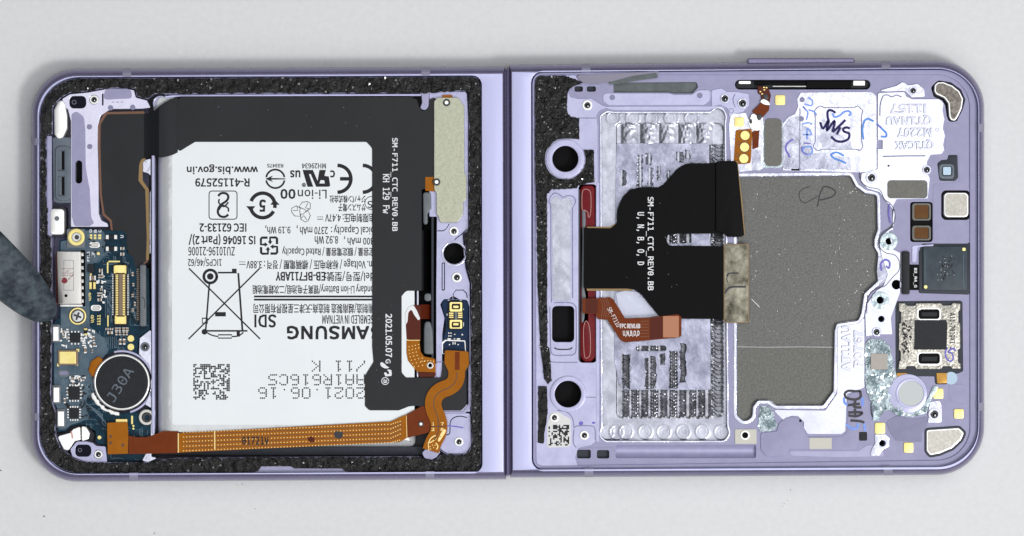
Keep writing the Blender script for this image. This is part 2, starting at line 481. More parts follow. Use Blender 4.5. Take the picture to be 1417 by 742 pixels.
# ================================================================== the phone
phone = bpy.data.objects.new('folding_phone', None); COL.objects.link(phone); phone.empty_display_size = 0.02
WL['folding_phone'] = Vector((0, 0, 0))
phone['label'] = 'lavender folding phone lying open with both back covers removed and its insides showing'
phone['category'] = 'phone'
P = phone

PROF = [(4.0, 0.05), (1.2, 0.7), (0, 2.0), (0, 3.4), (0.7, 4.5), (2.0, 5.35), (4.0, 5.95), (6.6, 6.35), (9.2, 6.54), (10.4, 6.58)]
OUT_L = rp([(43, 95.5, 64), (699, 92, 0), (700.5, 663.5, 0), (43, 667, 64)])
OUT_R = rp([(704.5, 89.5, 0), (1362, 83, 66), (1362, 657, 66), (706, 661, 0)])
IN_L = rp([(53.5, 107, 56), (666.5, 104.5, 13), (667.5, 654.5, 13), (53.5, 656.5, 56)])
IN_R = rp([(735, 99, 16), (1354, 94.5, 56), (1354, 648.5, 56), (736, 651.5, 16)])
wL = lambda a, b: 0.35 if a.x > 690 and b.x > 690 else (1 - 0.14 * abs((b - a).normalized().y) ** 2 if a.x < 250 else 1.0)
wR = lambda a, b: 0.35 if a.x < 712 and b.x < 712 else (1 - 0.30 * abs((b - a).normalized().y) ** 2 if a.x > 1200 else 1.0)
def frame_half(out, inn, wt, label):
    f = make('frame', loft(out, PROF, wt, cap=False), 'frame_paint', P, label=label, smooth_angle=50)
    top = inset(out, 10.0, wt)
    make('frame_rim', prism([top, inn], 1.0, 6.62, 0.09, 2), 'rim_metal', f)
    make('frame_floor', prism([inset(out, 6, wt)], 0.3, 1.0, 0.02), 'plastic_dark', f)
    return f
FL = frame_half(OUT_L, IN_L, wL, 'lavender metal frame of the half with the battery')
FR = frame_half(OUT_R, IN_R, wR, 'lavender metal frame of the half with the empty board bay')
# antenna breaks across the frame
def band(x, y, dx, dy, side, parent, lean=0.0):
    """side: direction from the outer edge inwards"""
    rows = []
    for (d, z) in [(-0.12, 2.0), (-0.12, 3.4), (0.58, 4.5), (1.88, 5.38), (3.9, 5.99), (6.5, 6.39), (9.2, 6.585), (11.6, 6.66)]:
        px, py = x + side[0] * d, y + side[1] * d
        rows.append([(px - dx / 2, py - dy / 2, z), (px + dx / 2, py + dy / 2, z)])
    make('antenna_break', strip(rows), 'antenna_plastic', parent)
for x in (175.5, 589): band(x, 94.8 - (x - 175) * 0.0053, 12, -0.06, (0, 1), FL)
for x in (185, 595): band(x, 666.1 - (x - 185) * 0.0053, 12, -0.06, (0, -1), FL)
band(43, 196, 0, 10, (0.86, 0), FL); band(43, 577, 0, 10, (0.86, 0), FL)
for x in (811, 1226): band(x, 88.45 - (x - 811) * 0.0099, 12, -0.1, (0, 1), FR)
for x in (815, 1229): band(x, 660.3 - (x - 815) * 0.0061, 12, -0.07, (0, -1), FR)
band(1362, 177, 0, 11, (-0.70, 0), FR); band(1362, 563, 0, 11, (-0.70, 0), FR)
# side key on the upper edge of the board half
make('side_key', prism(rr(1034, 80.3, 1183, 95, 3), 2.4, 4.6, 0.35, 3), 'frame_paint', P)
# hinge between the halves
make('hinge', [prism(rr(694, 97, 712, 657, 2), 0.6, 4.9, 0.3, 3), prism(rr(701.0, 95, 703.9, 659, 0.8), 4.9, 5.9, 0.15)], 'hinge_paint', P)

# ------------------------------------------------------------------ battery half: ledge, foam, plates
BAY_L = rp([(97, 128), (122, 126), (138, 123), (176, 121, 8), (187, 123), (189, 133), (203, 137), (213, 130, 8), (590, 129), (640, 126), (649, 127), (649, 317), (642, 325),
            (646, 371), (652, 392), (652.5, 617), (648, 626), (640, 629), (610, 629), (604, 636), (588, 636), (580, 632), (240, 634), (205, 640), (119, 640), (101, 634),
            (83, 620), (76, 600), (76, 568), (70, 550), (71, 450), (71, 328), (66, 326), (66, 288), (64, 280), (64, 187), (72, 186), (72.5, 148), (84, 135)], 2)
make('chassis_ledge', prism([inset(IN_L, 1.7), BAY_L], 1.0, 5.35, 0.05), 'lavender', P)
def scatter_flakes(name, loops, z, n, parent, seed, smin=0.6, smax=2.2, lift=0.30, material='foam_flake'):
    if isinstance(loops[0][0], (int, float)): loops = [loops]
    rnd = random.Random(seed); V, F = [], []
    tv, tf = fill([clean(l) for l in loops])
    ar = [abs((tv[b][0] - tv[a][0]) * (tv[c][1] - tv[a][1]) - (tv[c][0] - tv[a][0]) * (tv[b][1] - tv[a][1])) for (a, b, c) in tf]
    clumps = []
    for (a, b, c) in rnd.choices(tf, ar, k=n * 2):
        u, v = rnd.random(), rnd.random()
        if u + v > 1: u, v = 1 - u, 1 - v
        x = tv[a][0] + u * (tv[b][0] - tv[a][0]) + v * (tv[c][0] - tv[a][0]); y = tv[a][1] + u * (tv[b][1] - tv[a][1]) + v * (tv[c][1] - tv[a][1])
        if len(clumps) < 70: clumps.append((x, y, rnd.uniform(5, 22)))
        if rnd.random() > 0.22 and not any((x - cx) ** 2 + (y - cy) ** 2 < cr * cr for (cx, cy, cr) in clumps): continue
        s = rnd.uniform(smin, smax); q = rnd.uniform(0, 6.28); o = len(V)
        for j in range(3):
            t = q + j * 2.1 + rnd.uniform(-0.4, 0.4)
            V.append(W(x + s * math.cos(t), y + s * math.sin(t), z + rnd.uniform(0.0, lift)))
        F.append((o, o + 1, o + 2))
    return make(name, (V, F), material, parent, kind='stuff', smooth_angle=1)
def ring_poly(outer, inner):
    """join an outline and its hole by a cut so the band is one outline"""
    return outer + [outer[0]] + [inner[0]] + inner[::-1] 
foam_out = jag(inset(IN_L, 2.2), 0.4, 5, 3)
foam_in = jag(inset(BAY_L, -0.4), 1.0, 4, 4)
gap1 = jag(rp([(354, 652.5), (366, 646.5), (400, 645.8), (410, 648.5), (452, 649.6), (462, 648), (480, 652), (480, 657), (354, 657)], 1), 0.3, 4, 8)
# torn gap in the foam on the lower edge is cut out of the outer outline
def cut_low(poly):
    out = []
    for (x, y) in poly:
        if y > 640 and 352 < x < 482:
            t = (x - 352) / 130
            y2 = 652 if x < 358 or x > 476 else (645.5 if x < 405 else 648.5)
            out.append((x, min(y, y2)))
        else: out.append((x, y))
    return out
foam_out = cut_low(foam_out)
fo = make('foam_gasket', prism([foam_out, foam_in], 5.35, 5.80, 0.10), 'foam', P, label='gritty torn black adhesive foam round the battery bay')
scatter_flakes('foam_flakes', [foam_out, foam_in], 5.72, 2200, fo, 5, 0.5, 1.7)
scatter_flakes('foam_sparkle', [foam_out, foam_in], 5.74, 260, fo, 6, 0.8, 2.4, 0.4, 'foam_shine')  # paler shiny flakes put in for the foam's bright sparkle

# corner plate with the sensor window, and the column beside the key block
TLP = rp([(86, 137), (97, 130.5), (122, 128), (138, 125), (149, 123), (176, 123, 6), (185.5, 125), (188, 135), (203, 139), (208, 149), (196, 150.5), (153, 151, 6), (139, 160, 7), (135.3, 174, 6), (135, 200), (136.2, 250), (136.4, 295, 4), (140, 305, 4), (148, 309), (150, 314), (98, 314), (98, 168), (94, 152), (88, 146)], 1.5)
win1 = rr(96, 133, 119, 150, 6)
seam1 = slot(smooth([(208, 149), (190, 149), (156, 149), (146, 151.5), (138, 160), (134.6, 172), (134.3, 200), (136, 250), (136.3, 294), (139, 304), (147, 308)]), 1.3)
make('corner_plate', prism([TLP, win1, circ(130, 138, 6.6), rr(141, 129.5, 143, 146, 0.9), rr(104, 222, 113.6, 254, 4.7)], 1.6, 4.85, 0.06), 'bright_lavender', P, label='bright metal corner plate with a small dark window')
wl = make('window_lens', prism(win1, 3.4, 4.4, 0.1), 'lens_blue', P); make('window_pupil', [prism([circ(102.5, 141.5, 3.2), circ(102.5, 141.5, 2.2)], 4.4, 4.46, 0.01)], 'silicone', wl)
make('moulded_tab', prism(rp([(146, 122.5, 8), (181, 122.5, 7), (182.5, 136, 3), (143, 138, 4)]), 4.6, 5.1, 0.08), 'plastic', P)
SIDE = rp([(99, 158, 4), (106, 154, 6), (116, 162, 9), (118, 180), (118.5, 232), (124, 262), (126, 300), (130, 309), (124, 313), (103, 313, 4), (99.5, 300)], 1.5)
make('moulded_side_panel', prism([SIDE, rr(104, 222, 113.6, 254, 4.7)], 4.7, 4.98, 0.06), 'plastic', P)
make('slot_pit', prism(rr(102.5, 220, 115, 256, 4.7), 1.5, 3.2, 0.02), 'black_hole', P)
make('ring_mark', prism([circ(113, 272, 6), circ(113, 272, 5)], 4.98, 5.02, 0.01), 'lavender', P)
dot = make('moulded_dot', prism(circ(123.7, 175.7, 3.7, 16), 4.8, 4.92, 0.03), 'plastic_dark', P)
for (x, y) in ((124.2, 203), (153, 149.3), (183.6, 148.6)): again(dot, x, y, 123.7, 175.7)
make('etched_mark', [ribbon([(x, 141.5), (x + 3.4, 141.2)], 1.1, 4.86) for x in (155, 161, 167)], 'plastic_dark', P)

def screw(px, py, r=6.0, z=4.9, parent=P, holed=True, collar='solder', hole=0.58):
    s = make('screw_post', [prism([circ(px, py, r, 22), circ(px, py, r * hole, 18)], z - 0.5, z + 0.14, 0.07, 2)], collar, parent)
    make('screw_recess', prism([circ(px, py, r * hole * 1.05, 18), circ(px + 0.3, py + 0.2, r * hole * 0.5, 12)], z - 0.5, z + 0.06, 0.12, 2), 'screw_dark', s)
    make('screw_core', prism(circ(px + 0.3, py + 0.2, r * hole * 0.55, 10), z - 0.5, z + 0.02, 0.03), 'black_hole', s)
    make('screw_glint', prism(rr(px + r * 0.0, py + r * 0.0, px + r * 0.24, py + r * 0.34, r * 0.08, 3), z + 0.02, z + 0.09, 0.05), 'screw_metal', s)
    return s
screw(130, 138, 6.4, 4.85); screw(136, 629, 6.0, 4.85)

# white contact pads, grey key block
make('antenna_pad', prism(rp([(80, 141, 6), (85, 138, 5), (90, 143, 6), (93, 160), (93, 178, 4), (87, 191, 6), (80, 193, 5), (75, 186, 4), (74.5, 152)], 2), 3.6, 5.0, 0.25, 2), 'white_pad', P)
pd = make('antenna_pad', prism(rr(69, 289, 89, 325, 5), 3.6, 5.0, 0.2, 2), 'white_pad', P)
make('pad_dimple', prism(circ(78.7, 302.5, 3.4, 16), 5.0, 5.03, 0.01), 'silicone', pd)
make('pad_well', [prism(rr(68, 136, 99, 195, 6), 1.0, 3.4, 0.02), prism(rr(66.5, 286, 92, 328, 6), 1.0, 3.4, 0.02)], 'pocket_dark', P)
kb = make('key_block', prism(rp([(72.5, 190, 3), (99, 190, 3), (99.5, 281, 4), (74, 281, 6)], 3), 2.0, 4.6, 0.12, 2), 'rubber_grey', P, label='grey rubber key block with two slots')
make('key_cap', prism([rr(76.5, 202, 98.5, 278, 7), rr(80, 208.5, 89, 236, 1.2), rr(80, 244, 89, 271, 1.2)], 4.4, 4.95, 0.15, 2), 'rubber_grey', kb)
for (y0, y1) in ((209.5, 235), (245, 270)):
    make('key_slot', [prism(rr(85.5, y0, 88.8, y1, 0.8), 4.6, 4.66, 0.01)], 'black_hole', kb)
make('side_strip', prism(rr(64.8, 188, 71.5, 327, 1.5), 3.5, 4.9, 0.1), 'lavender', P)

# ------------------------------------------------------------------ battery
BAT = rp([(219, 150, 8), (575, 142, 8), (575, 618, 8), (219, 618, 8)])
bat = make('battery', loft(BAT, [(0.5, 1.2), (0, 2.4), (0.4, 3.4), (2.5, 4.1), (6, 4.55), (11, 4.86), (16, 4.98), (20, 5.0)]), 'pouch_foil', P, smooth_angle=60, label='white labelled pouch battery filling the lower half')
make('battery_label', prism(rr(238, 160, 573.5, 588, 4), 4.98, 5.04, 0.015), 'battery_label', bat)
make('battery_bay_floor', prism(rr(206, 131, 604, 634, 3), 0.9, 1.2, 0.02), 'pocket_dark', P)
make('bay_wall', [prism(rr(209.6, 215, 213.8, 600, 1), 1.0, 5.0, 0.12)], 'light_metal', P)
make('bay_wall', prism(rp([(228, 130.5), (586, 130), (586, 132.8), (250, 133.6), (228, 136)], 0.5), 1.0, 5.05, 0.1), 'rim_metal', P)
make('bay_strip', prism(rr(222, 618, 600, 630, 3), 2.2, 3.0, 0.1), 'rubber_dark', P)  # plain dark strip in the bay below the battery
# foil flap of the pouch in the bay corner
make('pouch_flap', strip([[(212, 137, 3.7), (222, 134, 4.3), (247, 133.2, 4.6)], [(212, 143, 3.6), (219, 140, 4.3), (238, 136.5, 4.5)], [(213, 155, 3.2), (216, 151, 3.7), (224, 145, 4.0)]]), 'pouch_foil', bat)
make('bay_corner', prism(slot(arc(222, 143, 9.5, 150, 290), 2.2), 3.0, 4.95, 0.12), 'light_metal', P)

ZL = 5.055
def bt(body, x0, y0, x1, y1, bold=0.0, font=SANS):
    if any(ord(ch) > 0x2fff for ch in body): font = CJK
    text('printed_text', body, (x0, y0, x1, y1), ZL, 'ink', bat, 180, font, bold)
bt('www.bis.gov.in', 258.5, 227.4, 357, 241.5, 0.35)
bt('R-41152579', 270, 246.7, 345.4, 258.6, 0.35)
bt('IEC 62133-2', 276, 309, 341, 321, 0.35)
bt('IS 16046 (Part 2)/', 261, 323.8, 353.4, 339.5, 0.35)
bt('ZU10196-21006', 260.6, 341.6, 325, 354, 0.0)
bt('1ICP5/46/62', 260, 356.4, 306.6, 369, 0.0)
bt('R33475', 369.7, 226.8, 392, 232)
bt('MH29634', 417.7, 226, 451, 233.4)
bt('us', 401.4, 235.7, 415.7, 245.8, 0.4); bt('c', 456.6, 235.7, 463.7, 245.8, 0.4)
bt('®', 417.5, 253, 423.5, 259)
bt('Li-ion', 412, 262.5, 452, 275.5); bt('00', 388, 261.5, 409, 275.5, 0.5)
bt('ジャパン株式会社', 456, 270.4, 506, 281); bt('サムスン電子', 468, 282, 506, 292.5); bt('S', 508.5, 278, 516, 288)
bt('电限制电压: 4.47V', 450, 295.6, 518, 308)
bt('pical Capacity :  2370 mAh ,', 410.5, 311, 517.5, 325); bt('9.19 Wh,', 367, 311.5, 402, 324)
bt('300 mAh ,', 476, 326.7, 517.5, 339.5); bt('8.92 Wh', 435.5, 326.7, 468, 338.2)
bt('定容量 / 額定電容量 / Rated Capacity', 390.5, 341, 518, 354.8)
bt('m. Voltage / 标称电压 / 標稱電壓 / 정격 : 3.88V', 341, 357.9, 517.5, 373)
bt('del/型号/型號:', 450, 375, 518, 389.5); bt('EB-BF711ABY', 381.6, 376.3, 450, 388.6, 0.4)
bt('ondary Li-ion Battery/锂离子电池组/二次鋰電池組', 349.4, 392.8, 517, 407.4)
bt('南制造/越南製造 制造商:天津三星视界有限公司', 350.8, 419, 517, 434)
bt('SDI', 352, 435, 382.5, 453.5, 0.5); bt('SEMBLED IN VIETNAM', 446, 436, 517, 448.3, 0.0)
bt('AMSUNG', 397, 450.8, 511, 470, 0.75); bt('S', 513, 450.8, 529, 470, 0.75)
def pm(geos, name='printed_mark'): make(name, geos, 'ink', bat)
pm([ribbon([(351.5, 410.4), (517, 410.4)], 2.6, ZL), ribbon([(351.5, 414.8), (517, 414.8)], 2.6, ZL)], 'printed_rule')
pm([ribbon([(439, y), (447, y)], 1, ZL) for y in (303.5,)] + [ribbon([(439 + i * 3, 300.3), (441 + i * 3, 300.3)], 1, ZL) for i in range(3)])
pm([ribbon([(331, 366), (340, 366)], 1, ZL)] + [ribbon([(331 + i * 3, 362.5), (333 + i * 3, 362.5)], 1, ZL) for i in range(3)])
# boxed S mark
pm([loopribbon(rr(289.3, 264.5, 328, 303.5, 4), 1.3, ZL), ribbon(smooth([(302, 271.5), (306, 267.6), (313, 268), (316, 272.5), (313.5, 278), (306.5, 283), (302.5, 288), (301.5, 294), (304.5, 299), (311, 300.3), (316, 297)]), 3.2, ZL + 0.002),
    ribbon(smooth([(316, 280), (310, 286), (303, 281), (303.5, 275.5)]), 2.2, ZL + 0.004), ribbon(smooth([(302.5, 291), (308, 284.5), (315.5, 288), (316, 293)]), 2.2, ZL + 0.006)])
# round arrow mark
pm([ribbon(arc(381, 247.6, 12.8, 190, 350), 2.6, ZL), ribbon(arc(381, 247.6, 12.8, 10, 170), 2.6, ZL), flat([(367, 247.6), (378, 243), (375, 246.4), (395, 247), (395, 248.4), (375, 248.8), (378, 252.3)], ZL + 0.002)])
# recognised-component mark
pm([flat([(418.6, 235.3), (433, 235.3), (439.5, 250.5), (442, 235.3), (451, 235.3), (449, 243.5), (455, 244.3), (457, 257), (455, 258.6), (437.5, 258.6), (430, 241), (427.5, 241), (433.5, 258.6), (425.5, 258.6)], ZL)])
make('printed_mark', flat([(443.5, 249.5), (448.5, 249.5), (449.5, 254), (442, 254)], ZL + 0.004), 'battery_label', bat)
# CE
pm([ribbon(arc(467, 247.6, 18.6, -90, 90, 20), 5, ZL), ribbon([(470.5, 247.6), (485, 247.6)], 5, ZL + 0.002), ribbon(arc(502, 247.6, 18.6, -90, 90, 20), 5, ZL), loopribbon(circ(514, 281, 9), 1, ZL)])
# recycling circle with 5
pm([ribbon(arc(363.5, 284.4, 17, 200, 372, 20), 5, ZL), ribbon(arc(363.5, 284.4, 17, 28, 172, 20), 5, ZL), flat([(374, 283.5), (387, 283.5), (380, 276)], ZL + 0.003), flat([(340.5, 285.5), (353.5, 285.5), (347, 293)], ZL + 0.003)])
bt('5', 358.7, 276, 368, 293.2, 0.7)
# three chasing arrows, drawn in outline
tri = []
for k in range(3):
    a = math.radians(90 + 120 * k)
    def T(u, v): return (418.5 + (u * math.cos(a) - v * math.sin(a)), 292.5 + (u * math.sin(a) + v * math.cos(a)))
    tri.append(loopribbon([T(13, -8), (T(6, -11)), T(-1, -7.5), T(4.5, 0), T(3, 2), T(11, 2.5), T(15, -4)], 0.9, ZL + 0.002 * k))
    tri.append(ribbon([T(12, -6), T(6, -2), T(10, 2)], 0.9, ZL + 0.001 + 0.002 * k))
pm(tri)
# four-arrow box
q4 = []
for k in range(4):
    a = math.radians(90 * k)
    def T(u, v): return (372.3 + (u * math.cos(a) - v * math.sin(a)), 340 + (u * math.sin(a) + v * math.cos(a)))
    q4.append(ribbon([T(-2, -11), T(-10, -11), T(-11.2, -9.5), T(-11.2, -1.5), T(-5, -1.5)], 3.3, ZL + 0.002 * k))
    q4.append(flat([T(-6, -4.8), T(-1.4, -1.5), T(-6, 1.8)], ZL + 0.001 + 0.002 * k))
pm(q4)
# crossed-out bin
pm([ribbon([(261.5, 371.5), (360, 469.3)], 2.0, ZL), ribbon([(359.3, 371.5), (261, 469.3)], 2.0, ZL + 0.002), loopribbon(circ(291, 382.7, 9), 3.8, ZL + 0.004), flat(circ(291, 382.7, 4.6, 18), ZL + 0.004),
    ribbon([(301.5, 377.4), (327, 377.4)], 2.3, ZL + 0.005), flat(rr(321, 372, 327.5, 378.5), ZL + 0.006), ribbon([(289.7, 392), (284.6, 458)], 2.3, ZL + 0.004), ribbon([(329.7, 378), (335.6, 459)], 2.6, ZL + 0.004),
    flat(rr(297.7, 432, 312.5, 438), ZL + 0.004), loopribbon(rr(280, 440.5, 287, 447.3), 1.7, ZL + 0.006), ribbon([(282, 458), (342.4, 458)], 2.3, ZL + 0.007), flat(circ(283, 459.3, 4, 14), ZL + 0.008),
    ribbon(smooth([(285, 459.5), (293, 464), (302, 465.8)]), 1.8, ZL + 0.009), ribbon(smooth([(321, 465.8), (330, 465), (337, 460)]), 1.8, ZL + 0.009), loopribbon(rr(302, 463.5, 320.7, 468), 1.6, ZL + 0.01), flat(rr(327.5, 459, 332, 466), ZL + 0.011)])
# dot-matrix date code
DM = {'0': '01110 10001 10001 10001 10001 10001 01110', '1': '00100 01100 00100 00100 00100 00100 01110', '2': '01110 10001 00001 00110 01000 10000 11111', '6': '01110 10000 10000 11110 10001 10001 01110',
      'A': '01110 10001 10001 11111 10001 10001 10001', 'R': '11110 10001 10001 11110 10100 10010 10001', 'C': '01110 10001 10000 10000 10000 10001 01110', 'S': '01111 10000 10000 01110 00001 00001 11110',
      '/': '00001 00001 00010 00100 01000 10000 10000', 'K': '10001 10010 10100 11000 10100 10010 10001', '.': '00000 00000 00000 00000 00000 00100 00000', ' ': '00000 00000 00000 00000 00000 00000 00000'}
def dots(s, x0, y0, x1, y1):
    cw = (x1 - x0) / (len(s) - 0.2); g = []
    for i, ch in enumerate(s):
        for r, row in enumerate(DM[ch].split()):
            for c, b in enumerate(row):
                if b == '1':
                    px = x1 - (i + (c + 0.3) / 6.0) * cw; py = y0 + (6 - r) / 6 * (y1 - y0)
                    g.append(flat(circ(px, py, 1.15, 8), ZL))
    make('printed_text', g, 'ink', bat)
dots('2021.06.16', 357, 537, 505, 551); dots('AA1R616CS', 371, 519, 505, 532.5); dots('/11 K', 431, 500, 505, 513.5)
g = []
for i in range(21):
    for j in range(21):
        if random.random() < 0.48 and not (8 < i < 11 and j > 15): g.append(flat(circ(268.5 + i * 2.42, 505 + j * 2.36, 1.28, 8), ZL))
make('printed_dots', g, 'ink', bat)

# ------------------------------------------------------------------ black flex over the battery
def bent(xs, top, bot, zf, thick=0.09):
    rows = [[(x, t, zf(x)), (x, (t + b) / 2, zf(x)), (x, b, zf(x))] for x, t, b in zip(xs, top, bot)]
    rows2 = [[(p[0], p[1], p[2] - thick) for p in r] for r in rows]
    return [strip(rows), strip(rows2)]
BF = rp([(246, 134.2, 6), (568, 134.2, 6), (577, 138, 4), (580, 148), (584, 154, 3), (589.5, 152, 3), (592, 139, 4), (600, 135, 3), (604, 137), (604, 260), (583.5, 262, 2), (583.5, 402.5, 1), (562, 402.5, 7), (555.8, 410), (555.8, 516, 6), (562, 522.5, 3), (610, 522.5, 2), (613, 500), (652, 500), (645.5, 514, 3), (645.5, 561, 7), (638, 568.3, 3), (600, 568.3),
         (577, 561.5, 3), (566, 562.5, 3), (552, 568, 4), (511, 568, 6), (505, 562, 3), (505, 520, 2), (516.8, 501, 3), (515, 480), (515, 205, 8), (507, 196.5, 3), (270, 196.5, 3), (246, 211, 3)], 2)
fx = make('flex_cable', [prism(BF, 5.10, 5.20, 0.03)] +
          bent([246, 240, 234, 228, 220, 212, 205, 199], [134.2, 136, 139.5, 143.5, 149, 154, 157, 157.6], [211, 214, 216, 217.3, 218.2, 218.6, 218.6, 218.6],
               lambda x: 4.0 + 1.2 * (0.5 - 0.5 * math.cos(math.pi * min(1, max(0, (x - 199) / 26))))), 'flex_black', P, label='wide matt black ribbon cable running over the battery')
lowfx = rp([(148, 158.5, 6), (200, 157.6), (203, 218.6, 2), (193, 223, 4), (192, 250, 3), (201.5, 262, 3), (204, 330), (203, 360), (190, 372), (180, 365), (173, 325), (156.5, 322), (155, 305, 4), (145, 296, 4), (141, 270), (139, 200), (139.5, 172, 5)], 2)
make('flex_tail', prism(lowfx, 3.9, 4.0, 0.03), 'flex_black', fx)
edge = rp([(145, 155, 8), (200, 154), (200.5, 220), (195, 224, 4), (195, 250, 2), (203.5, 262, 3), (206.5, 330), (205, 362), (188, 374), (170, 330), (153.5, 322), (152, 307, 4), (142, 298, 4), (138, 270), (136, 200), (136, 172, 8)], 2)
make('flex_margin', prism(edge, 3.75, 3.9, 0.02), 'flex_edge', fx)
make('flex_margin', prism(rp([(203, 218.5), (196, 220, 3), (192.5, 228, 4), (191.5, 250, 3), (201, 263, 3), (203, 330), (202, 360), (206, 360), (207, 330), (206, 262, 3), (197.5, 250), (197, 226)], 1), 3.93, 4.03, 0.02), 'flex_edge_gold', fx)
make('bay_bracket', [prism(rp([(196, 222), (209, 219), (209, 244), (204, 240), (197, 238)], 1), 2.5, 3.6, 0.1), prism(rp([(206, 268), (209, 262), (209, 350), (206.5, 352)], 0.5), 2.5, 3.8, 0.1)], 'white_metal', P)
ZT = 5.21
def ft(body, bb, f=MONO, b=0.0): text('printed_text', body, bb, ZT, 'ink_white', fx, -90, f, b)
ft('SM-F711_CTC_REV0.BB', (540.5, 191, 550.3, 320)); ft('KH 129 Fw', (529.6, 241, 539.2, 295.6)); ft('2021.05.07', (533.4, 434.4, 542.6, 494.5), SANS, 0.25); ft('G', (533.4, 497, 540.6, 503), SANS, 0.1)
make('printed_mark', [flat(smooth([(526.3, 503), (528, 501.3), (531.5, 503), (535, 506.5), (538.5, 509), (534, 510), (529.5, 508.5), (527, 506)], 3, True), ZT),
                      flat([(541.5, 512.3), (542.2, 518), (541.6, 520.3), (533.5, 521), (531.5, 517), (532, 515.5), (534.5, 515.6), (536.3, 518.3), (538.8, 517), (537.5, 513.4), (535.6, 512.6), (537, 511.3)], ZT),
                      loopribbon(circ(533, 527.4, 4.8), 1.0, ZT)], 'ink_white', fx)
ft('a', (530.6, 525, 535.6, 530), SANS, 0.1)

rnd = random.Random(41)
make('lint_specks', [flat(circ(x, y, rnd.uniform(0.35, 0.8), 6), 5.206) for (x, y) in [(rnd.uniform(255, 560), rnd.uniform(140, 192)) for _ in range(9)] + [(rnd.uniform(520, 552), rnd.uniform(200, 560)) for _ in range(7)] + [(560.5, 395)]], 'silicone', fx, kind='stuff')
# ------------------------------------------------------------------ slot where the cables pass to the hinge
make('cable_slot', prism(rr(574, 255, 606, 526, 3), 1.0, 1.6, 0.02), 'black_hole', P)
make('slot_wall', [prism(rr(576.5, 255, 579.3, 525, 1), 1.6, 4.7, 0.1)], 'white_metal', P)
make('slot_wall', [prism(rr(596.6, 260, 600.2, 525, 1), 1.6, 4.75, 0.12)], 'rubber_dark', P)
sl = make('silicone_seal', prism(rp([(585, 266, 4), (597, 266, 3), (597.5, 289), (592, 296, 3), (592, 309, 3), (588, 312, 3), (585.5, 308)], 2), 2.5, 4.9, 0.25, 2), 'silicone', P)
make('silicone_seal', prism(rr(587, 406, 597.5, 417, 4), 2.5, 4.6, 0.25, 2), 'silicone', P)
make('silicone_seal', prism(rp([(588, 445, 4), (595.5, 445, 4), (599, 458), (600, 491, 3), (586.5, 490, 4), (586.5, 455)], 2), 2.5, 4.9, 0.25, 2), 'silicone', P)
make('flex_fold', [strip([[(583.4, y, 5.19 - 0.0), (586, y, 5.1), (590, y, 4.5), (593.5, y, 3.4), (595.5, y, 2.0)] for y in (318.5, 402.3)])], 'flex_black_deep', fx)
# small brown cable in the foam window
rd = make('brown_flex', [prism(rp([(560.5, 432, 7), (570, 422, 6), (582, 422), (582, 472), (562.5, 470)], 2), 4.95, 5.06, 0.03)] + [strip([[(582, y, 5.05), (588, y, 4.6), (597.5, y, 3.4)] for y in (421.5, 441.5)])], 'polyimide_red', P, label='shiny dark brown cable end showing in the window of the black cable')
make('glue_smear', prism(rp([(560.6, 434), (565, 425), (572, 422), (577, 430), (581.5, 441), (579, 444), (573, 436), (569, 427.5), (565, 433), (564, 445), (561, 451)], 2), 5.06, 5.16, 0.05), 'ink_white', rd)
of = make('orange_flex', prism([rp([(562.5, 471.5, 1), (580.5, 471.5, 1), (582, 487, 3), (587, 493.5, 4), (602.5, 496.5, 4), (603, 515.5, 1), (577, 514.5, 2), (564.5, 499, 3), (562.5, 488)], 1.5), circ(595.2, 505.8, 3.6)], 5.06, 5.18, 0.03), 'polyimide', P, label='small orange cable end with rows of gold dots')
make('eyelet', prism([circ(595.2, 505.8, 4.8), circ(595.2, 505.8, 2.5)], 5.1, 5.3, 0.06, 2), 'steel', of)
make('flex_stub', prism(rp([(577, 514.8), (603.5, 515.8), (602, 521.5), (581, 522)], 1), 4.9, 5.04, 0.03), 'polyimide_red', of)
make('stub_rule', ribbon([(562.5, 471), (581, 471)], 1.0, 5.19), 'trace_gold', of)
g = []
for i in range(7):
    for j in range(4):
        t = i / 6
        x = 566 + j * 4.4 + t * (7 + j * 1.5) * t; y = 480 + i * 4.3 - j * 1.0 + 2 * t
        if x < 596 and not (x > 580 and y < 492): g.append(flat(circ(x, y, 0.75, 6), 5.19))
for k in range(5): g.append(flat(circ(584 + k * 4, 500 - 0.8 * k + 0.2 * k * k, 0.7, 6), 5.19))
make('gold_dots', g, 'trace_gold', of)

# ------------------------------------------------------------------ nickel plate and small plates by the hinge
NK = rp([(600.6, 140, 4), (606, 135, 3), (634, 135, 4), (642.3, 147, 4), (642.5, 240), (645.5, 244), (645.5, 275), (641, 279.5), (641, 296, 3), (633.5, 308, 3), (609, 308, 3), (606, 298), (604, 297), (604, 268, 2), (600.6, 262)], 1.5)
h1, h2 = circ(618, 142, 3.6), circ(604.2, 252, 3.6)
nk = make('connector_plate', prism([NK, h1], 5.3, 5.55, 0.06), 'nickel', P, label='long pale nickel stiffener plate beside the foam')
make('flex_tab', prism(rp([(588.5, 245, 1), (612, 245), (612, 265), (598, 265), (588.5, 264, 1)], 1), 5.215, 5.27, 0.02), 'polyimide', nk)
for (x, y) in ((618, 142), (604.2, 252)):
    make('eyelet', prism([circ(x, y, 5.2), circ(x, y, 2.6)], 5.5, 5.66, 0.05, 2), 'screw_dark', nk); make('eyelet_core', prism(circ(x, y, 2.7, 16), 5.4, 5.6, 0.03), 'white_pad', nk)
make('flex_tab', prism(rr(612, 131.5, 626, 138, 1), 5.2, 5.28, 0.02), 'polyimide', nk)
